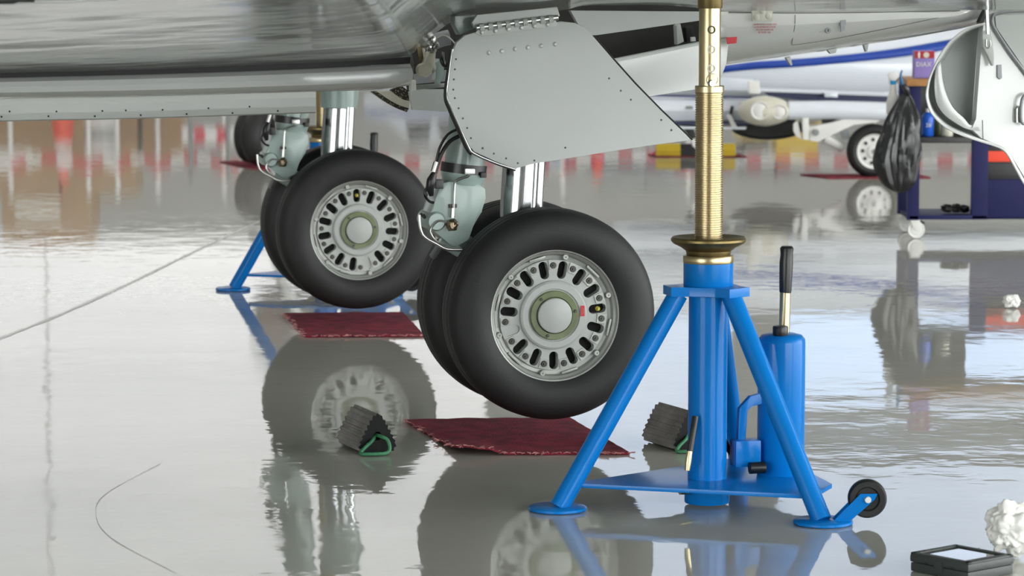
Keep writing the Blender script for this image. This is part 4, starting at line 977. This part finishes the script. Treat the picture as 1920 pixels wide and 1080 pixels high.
wc = q(1638, 283, -.06); rw = .192
tw = lathe('main_wheel', [(.118, .052), (.122, .062), (.128, .064), (.130, .05)], PLW, wpl, 40, '-y'); tw.location = wc
lathe('wheel_disc', [(.118, .054), (.11, .048), (.05, .05), (.048, .066), (.03, .07), (0, .07)], PLW, tw, 36, '-y')
lathe('hub_nut', [(0, .082), (.016, .082), (.02, .07)], GREYM, tw, 16, '-y')
hs = None
for k in range(9):
    a = 2 * PI * k / 9 + .3; p_ = (.084 * math.cos(a), -.052, .084 * math.sin(a))
    if hs is None: hs = lathe('wheel_hole', [(0, 0), (.013, 0), (.013, .004), (0, .004)], BLACK, tw, 14, '-y'); hs.location = p_
    else: share('wheel_hole', hs, tw, p_)
lathe('tire', [(.12, -.05), (.125, -.064), (.15, -.074), (.172, -.066), (.187, -.045), (rw, -.02), (rw, .02), (.187, .045), (.172, .066), (.15, .074), (.125, .064), (.12, .05)], RUB, tw, 56, '-y')
qpanel('nose_fairing', [(1296, 262), (1306, 258), (1318, 262), (1318, 284), (1300, 276)], .1, .12, PLW, bev=.01)
qpanel('nose_hinge', [(1280, 238), (1300, 240), (1310, 262), (1296, 264)], .15, .05, BLACK, bev=.004)

# yellow and black chocks beside that plane
def ychock(label, px0, px1, py0, py1, black_right):
    p = fl((px0 + px1) / 2, py1); t = thing('striped_chock', label, 'chock', p, 0, 'yellow and black chocks')
    ppm = F_PX / p.y; L_ = (px1 - px0) / ppm; h = (py1 - py0) / ppm
    oc = [(-.5, .0), (-.5, .45), (-.28, .9), (.28, .9), (.5, .45), (.5, 0)]
    bm = NB(); r0 = [Vector((-L_ / 2, y * h * 1.3, .004 + z * h * 1.1)) for y, z in oc]
    b_prism(bm, r0, (L_ * .55, 0, 0)); obj('yellow_body', bm, YEL, t)
    bm = NB(); b_prism(bm, [v + Vector((L_ * .55, 0, 0)) for v in r0], (L_ * .45, 0, 0)); obj('black_body', bm, BLACK if black_right else YEL, t)
    tube('handle_rope', [(-L_ / 2, 0, h * .4), (-L_ / 2 - .03, -.02, h * .2), (-L_ / 2 - .05, -.03, .01)], .006, RED, t, 6, 3)
    return t
ychock('yellow and black wheel chock left of the brass ram', 1230, 1312, 270, 293, True)
ychock('short yellow wheel chock right of the brass ram', 1338, 1378, 270, 293, False)

# ------------------------------------------------------------------ twin-wheeled jet parked far behind on the left
T0 = fl(478, 309); T0.z = .013; tj = thing('parked_dark_wheel_jet', 'distant white jet seen by its twin nose wheels behind the gear leg', 'airplane', T0)
for k, (dx, dy) in enumerate(((-.02, 0), (.06, -.28))):
    c = Vector((dx, dy, .205))
    w = obj('nose_wheel', b_lathe(NB(), [(0, -.04), (.10, -.04), (.11, -.05), (.11, .05), (0, .04)], 28, Matrix.Rotation(R(68), 4, 'Z') @ AX['y']), GREYM, tj, True, c)
    obj('tire', b_lathe(NB(), [(.105, -.05), (.12, -.07), (.16, -.075), (.19, -.055), (.203, -.02), (.203, .02), (.19, .055), (.16, .075), (.12, .07), (.105, .05)], 44, Matrix.Rotation(R(68), 4, 'Z') @ AX['y'], True), RUB, w, True)
tube('nose_strut', [(.02, -.14, .2), (.42, .1, 1.55)], .05, PLW, tj, 18)
tube('axle', [(-.02, .0, .205), (.06, -.28, .205)], .03, STEEL, tj, 12)
for dx, dz in ((.0, .53), (.08, .55)): lathe('landing_light', [(0, .02), (.035, .02), (.04, .0), (.03, -.05), (0, -.06)], CHROME, tj, 20, '-y', (dx, -.24, dz))
body = NB(); b_lathe(body, [(0, -.9), (.15, -.8), (.28, -.4), (.36, .2), (.40, 1.4), (.40, 3.5), (.3, 5.5), (0, 6.5)], 32, Matrix.Translation((.52, .4, 1.78)) @ Matrix.Rotation(R(8), 4, 'Z') @ AX['y'])
obj('fuselage', body, WPLANE, tj, True)

# ------------------------------------------------------------------ equipment along the back: seen mostly mirrored in the floor
BY = 37.0
def bp(px, py_reflect):  # position and height of something whose mirror image appears at the pixel
    r = ray(px, py_reflect); x = r.x / r.y * BY; z = -(CAM_H + r.z / r.y * BY); return x, z
def cone(px, label, h=1.02, r0=.17):
    x, _ = bp(px, 300); t = thing('traffic_cone', label, 'cone', (x, BY + .3, 0), 0, 'orange traffic cones along the back')
    box('cone_base', (0, 0, .02), (.42, .42, .04), ORANGE, t, .01)
    lathe('cone_body', [(r0, .04), (r0 * .8, .45), (.05, h), (0, h)], ORANGE, t, 28)
    for a, b in ((.55, .66), (.74, .84)):
        f = lambda z: r0 * .8 + (.05 - r0 * .8) * (z - .45) / (h - .45) + .003
        lathe('white_band', [(f(a * h), a * h), (f(b * h), b * h)], PLW, t, 28)
cone(112, 'orange traffic cone mirrored in the floor at far left by the boxes', 1.06, .15)
cone(1121, 'orange traffic cone mirrored in the floor below the gear door', .98, .14)
POSTS = [-150, 20, 166, 220, 296, 420, 900, 1055, 1290, 1700, 1900]
pts_ = []
names = ['far left end', 'cardboard boxes', 'red cone', 'white drum', 'grey gap', 'distant twin wheels', 'near strut', 'gear door', 'brass ram', 'bin bag', 'far right end']
for px, nm in zip(POSTS, names):
    x, _ = bp(px, 300); h = 1.16; t = thing('barrier_post', 'thin white barrier post along the back in line with the ' + nm, 'post', (x, BY, 0), 0, 'barrier posts along the back')
    lathe('base', [(0, 0), (.16, 0), (.16, .02), (.03, .05), (0, .05)], GREYM, t, 20); lathe('pole', [(0, .05), (.028, .05), (.028, h), (.02, h + .02), (0, h + .02)], PLW, t, 14)
    pts_.append((x, h))
TAPE = [mat('tape_red', (.62, .03, .07), .5), mat('tape_white', (.8, .78, .77), .5)]
rr = random.Random(3)
for i, ((xa, h), (xb, _)) in enumerate(zip(pts_, pts_[1:])):
    t = thing('barrier_tape', 'red and white barrier tape between posts near %s and %s' % (names[i], names[i + 1]), 'tape', (xa, BY - .03, 0), 0, 'red and white barrier tapes along the back')
    n = max(2, round((xb - xa) / .17)); sag = .05 + .10 * rr.random(); bms = [NB(), NB()]
    for k in range(n):
        s0, s1 = k / n, (k + 1) / n; z = lambda s: .80 - sag * 4 * s * (1 - s)
        b_prism(bms[k % 2], [((xb - xa) * s0, 0, z(s0)), ((xb - xa) * s1, 0, z(s1)), ((xb - xa) * s1, 0, z(s1) + .10), ((xb - xa) * s0, 0, z(s0) + .10)], (0, .004, 0))
    tag(obj('red_stripe', bms[0], TAPE[0], t), kind='stuff'); tag(obj('white_stripe', bms[1], TAPE[1], t), kind='stuff')
# cardboard boxes
def carton(x, y, z, sx, sy, sz, label, lab=False):
    t = thing('cardboard_box', label, 'box', (x, y, z), 0, 'cardboard boxes stacked at the back left')
    box('carton', (0, 0, sz / 2), (sx, sy, sz - .004), CARD, t, .006)
    box('tape_strip', (0, -.001, sz - .002), (sx * 1.0, .06, .003), CREAM, t)
    if lab: box('shipping_label', (-sx * .1, -sy / 2 - .002, sz * .3), (sx * .5, .003, sz * .25), PLW, t)
carton(-6.0, 39.5, 0, .9, .8, .68, 'lower left cardboard box of the stack at back left'); carton(-5.05, 39.5, 0, .9, .8, .68, 'lower right cardboard box of the stack at back left')
carton(-6.0, 39.5, .68, .9, .8, .66, 'middle left cardboard box with white label at back left', True); carton(-5.05, 39.5, .68, .9, .8, .66, 'middle right cardboard box of the stack at back left')
carton(-5.7, 39.5, 1.34, 1.1, .8, .6, 'top pale cardboard box with white label at back left', True)
carton(-4.3, 39.6, 0, .5, .5, .9, 'tall narrow cardboard box right of the stack at back left')
# striped barrier board
x, _ = bp(400, 236); t = thing('striped_barrier_board', 'red and white striped arrow board left of the distant twin wheels', 'sign', (x, BY - .6, 0))
for sgn in (-.2, .22): tube('leg', [(sgn, 0, 0), (sgn, 0, 1.0)], .025, GREYM, t, 10)
for k in range(5):
    prism('stripe_red' if k % 2 else 'stripe_white', [(-.32 + .13 * k, 0, .36), (-.19 + .13 * k, 0, .36), (-.15 + .13 * k + (.05 if k == 4 else 0), 0, .45), (-.19 + .13 * k, 0, .54), (-.32 + .13 * k, 0, .54), (-.28 + .13 * k, 0, .45)], (0, .02, 0), TAPE[0] if k % 2 else TAPE[1], t)
# white drum, grey bin
x, _ = bp(175, 300); t = thing('plastic_drum', 'white plastic drum with dark bands beside the far left cone', 'drum', (x, BY + .6, 0))
lathe('drum_body', [(0, 0), (.17, 0), (.18, .02), (.18, .3), (.19, .31), (.18, .33), (.18, .6), (.19, .61), (.17, .8), (0, .82)], PLW, t, 28)
for z_ in (.44, .52): lathe('drum_band', [(.182, z_), (.182, z_ + .05)], GREYM, t, 28)
# small white and blue service car
x, _ = bp(785, 230); t = thing('service_car', 'small white service car with blue sill far behind the near strut', 'car', (x + .0, 44.5, 0))
rows = []
for z_, a_, b_2, d_2 in ((.22, -.85, .9, .5), (.3, -.95, 1.0, .55), (.62, -.95, 1.02, .56), (.68, -.62, .98, .54), (.98, -.30, .80, .46), (1.02, -.2, .72, .40)):
    rows.append([Vector((a_, -d_2, z_)), Vector((b_2, -d_2, z_)), Vector((b_2, d_2, z_)), Vector((a_, d_2, z_)), Vector((a_, -d_2, z_))])
bm = NB(); b_grid(bm, rows); bm.verts.ensure_lookup_table(); bm.faces.new([bm.verts[-5], bm.verts[-4], bm.verts[-3], bm.verts[-2]])
obj('car_body', bm, WPLANE, t)
for xa, xb in ((-.4, -.02), (.04, .4), (.45, .8)): prism('car_window', [(xa, -.56, .70), (xb, -.56, .70), (xb - .06, -.495, .94), (xa + .08, -.495, .94)], (0, .02, 0), BLACK, t)
box('sill_stripe', (0, -.57, .55), (1.9, .01, .06), LIVERY, t)
for xa in (-.6, .62):
    for s_ in (-.5, .5): obj('car_wheel', b_lathe(NB(), [(0, -.06), (.13, -.06), (.17, -.05), (.18, 0), (.17, .05), (.13, .06), (0, .06)], 24, Matrix.Translation((xa, s_, .18)) @ AX['y']), RUB, t, True)
# yellow tow tractor
x, _ = bp(1470, 350); t = thing('tow_tractor', 'yellow tow tractor mirrored in the floor right of the brass ram', 'tractor', (x, BY + 1.2, 0))
box('chassis', (0, 0, .42), (1.0, .8, .26), YEL, t, .03); box('engine_cover', (.22, 0, .70), (.5, .7, .32), YEL, t, .03)
box('bumper', (0, -.42, .30), (1.05, .06, .10), GREYM, t, .01); box('seat', (-.25, 0, .62), (.3, .5, .14), BLACK, t, .03); box('backrest', (-.42, 0, .80), (.08, .5, .32), BLACK, t, .03)
tube('steering_wheel', [(.0 + .02 * math.cos(a), .14 * math.cos(a), .92 + .12 * math.sin(a)) for a in [2 * PI * k / 20 for k in range(21)]], .014, BLACK, t, 8)
for xa in (-.32, .34):
    for s_ in (-.36, .36): obj('tractor_wheel', b_lathe(NB(), [(0, -.07), (.14, -.07), (.2, -.06), (.22, 0), (.2, .06), (.14, .07), (0, .07)], 24, Matrix.Translation((xa, s_, .22)) @ AX['y']), RUB, t, True)
# grey steel cabinet and blue crate row further back
x, _ = bp(1030, 355); t = thing('blue_crate', 'pale blue storage crate mirrored in the floor right of the near strut', 'crate', (x, 41, 0))
box('crate_body', (0, 0, .5), (.6, .6, 1.0), mat('crate_blue', (.06, .15, .36), .5), t, .02); box('crate_lid', (0, 0, 1.02), (.66, .66, .06), PLW, t, .01)
x, _ = bp(1240, 360); t = thing('equipment_cabinet', 'grey equipment cabinet mirrored in the floor left of the brass ram', 'cabinet', (x, 42, 0))
box('cabinet_body', (0, 0, .75), (1.2, .6, 1.5), GREYM, t, .01)
for k in (-.3, .3): d_ = box('cabinet_door', (k, -.31, .75), (.56, .02, 1.4), GREYM, t, .004); box('handle', (k * .25, -.33, .8), (.02, .03, .16), STEEL, d_, .004)
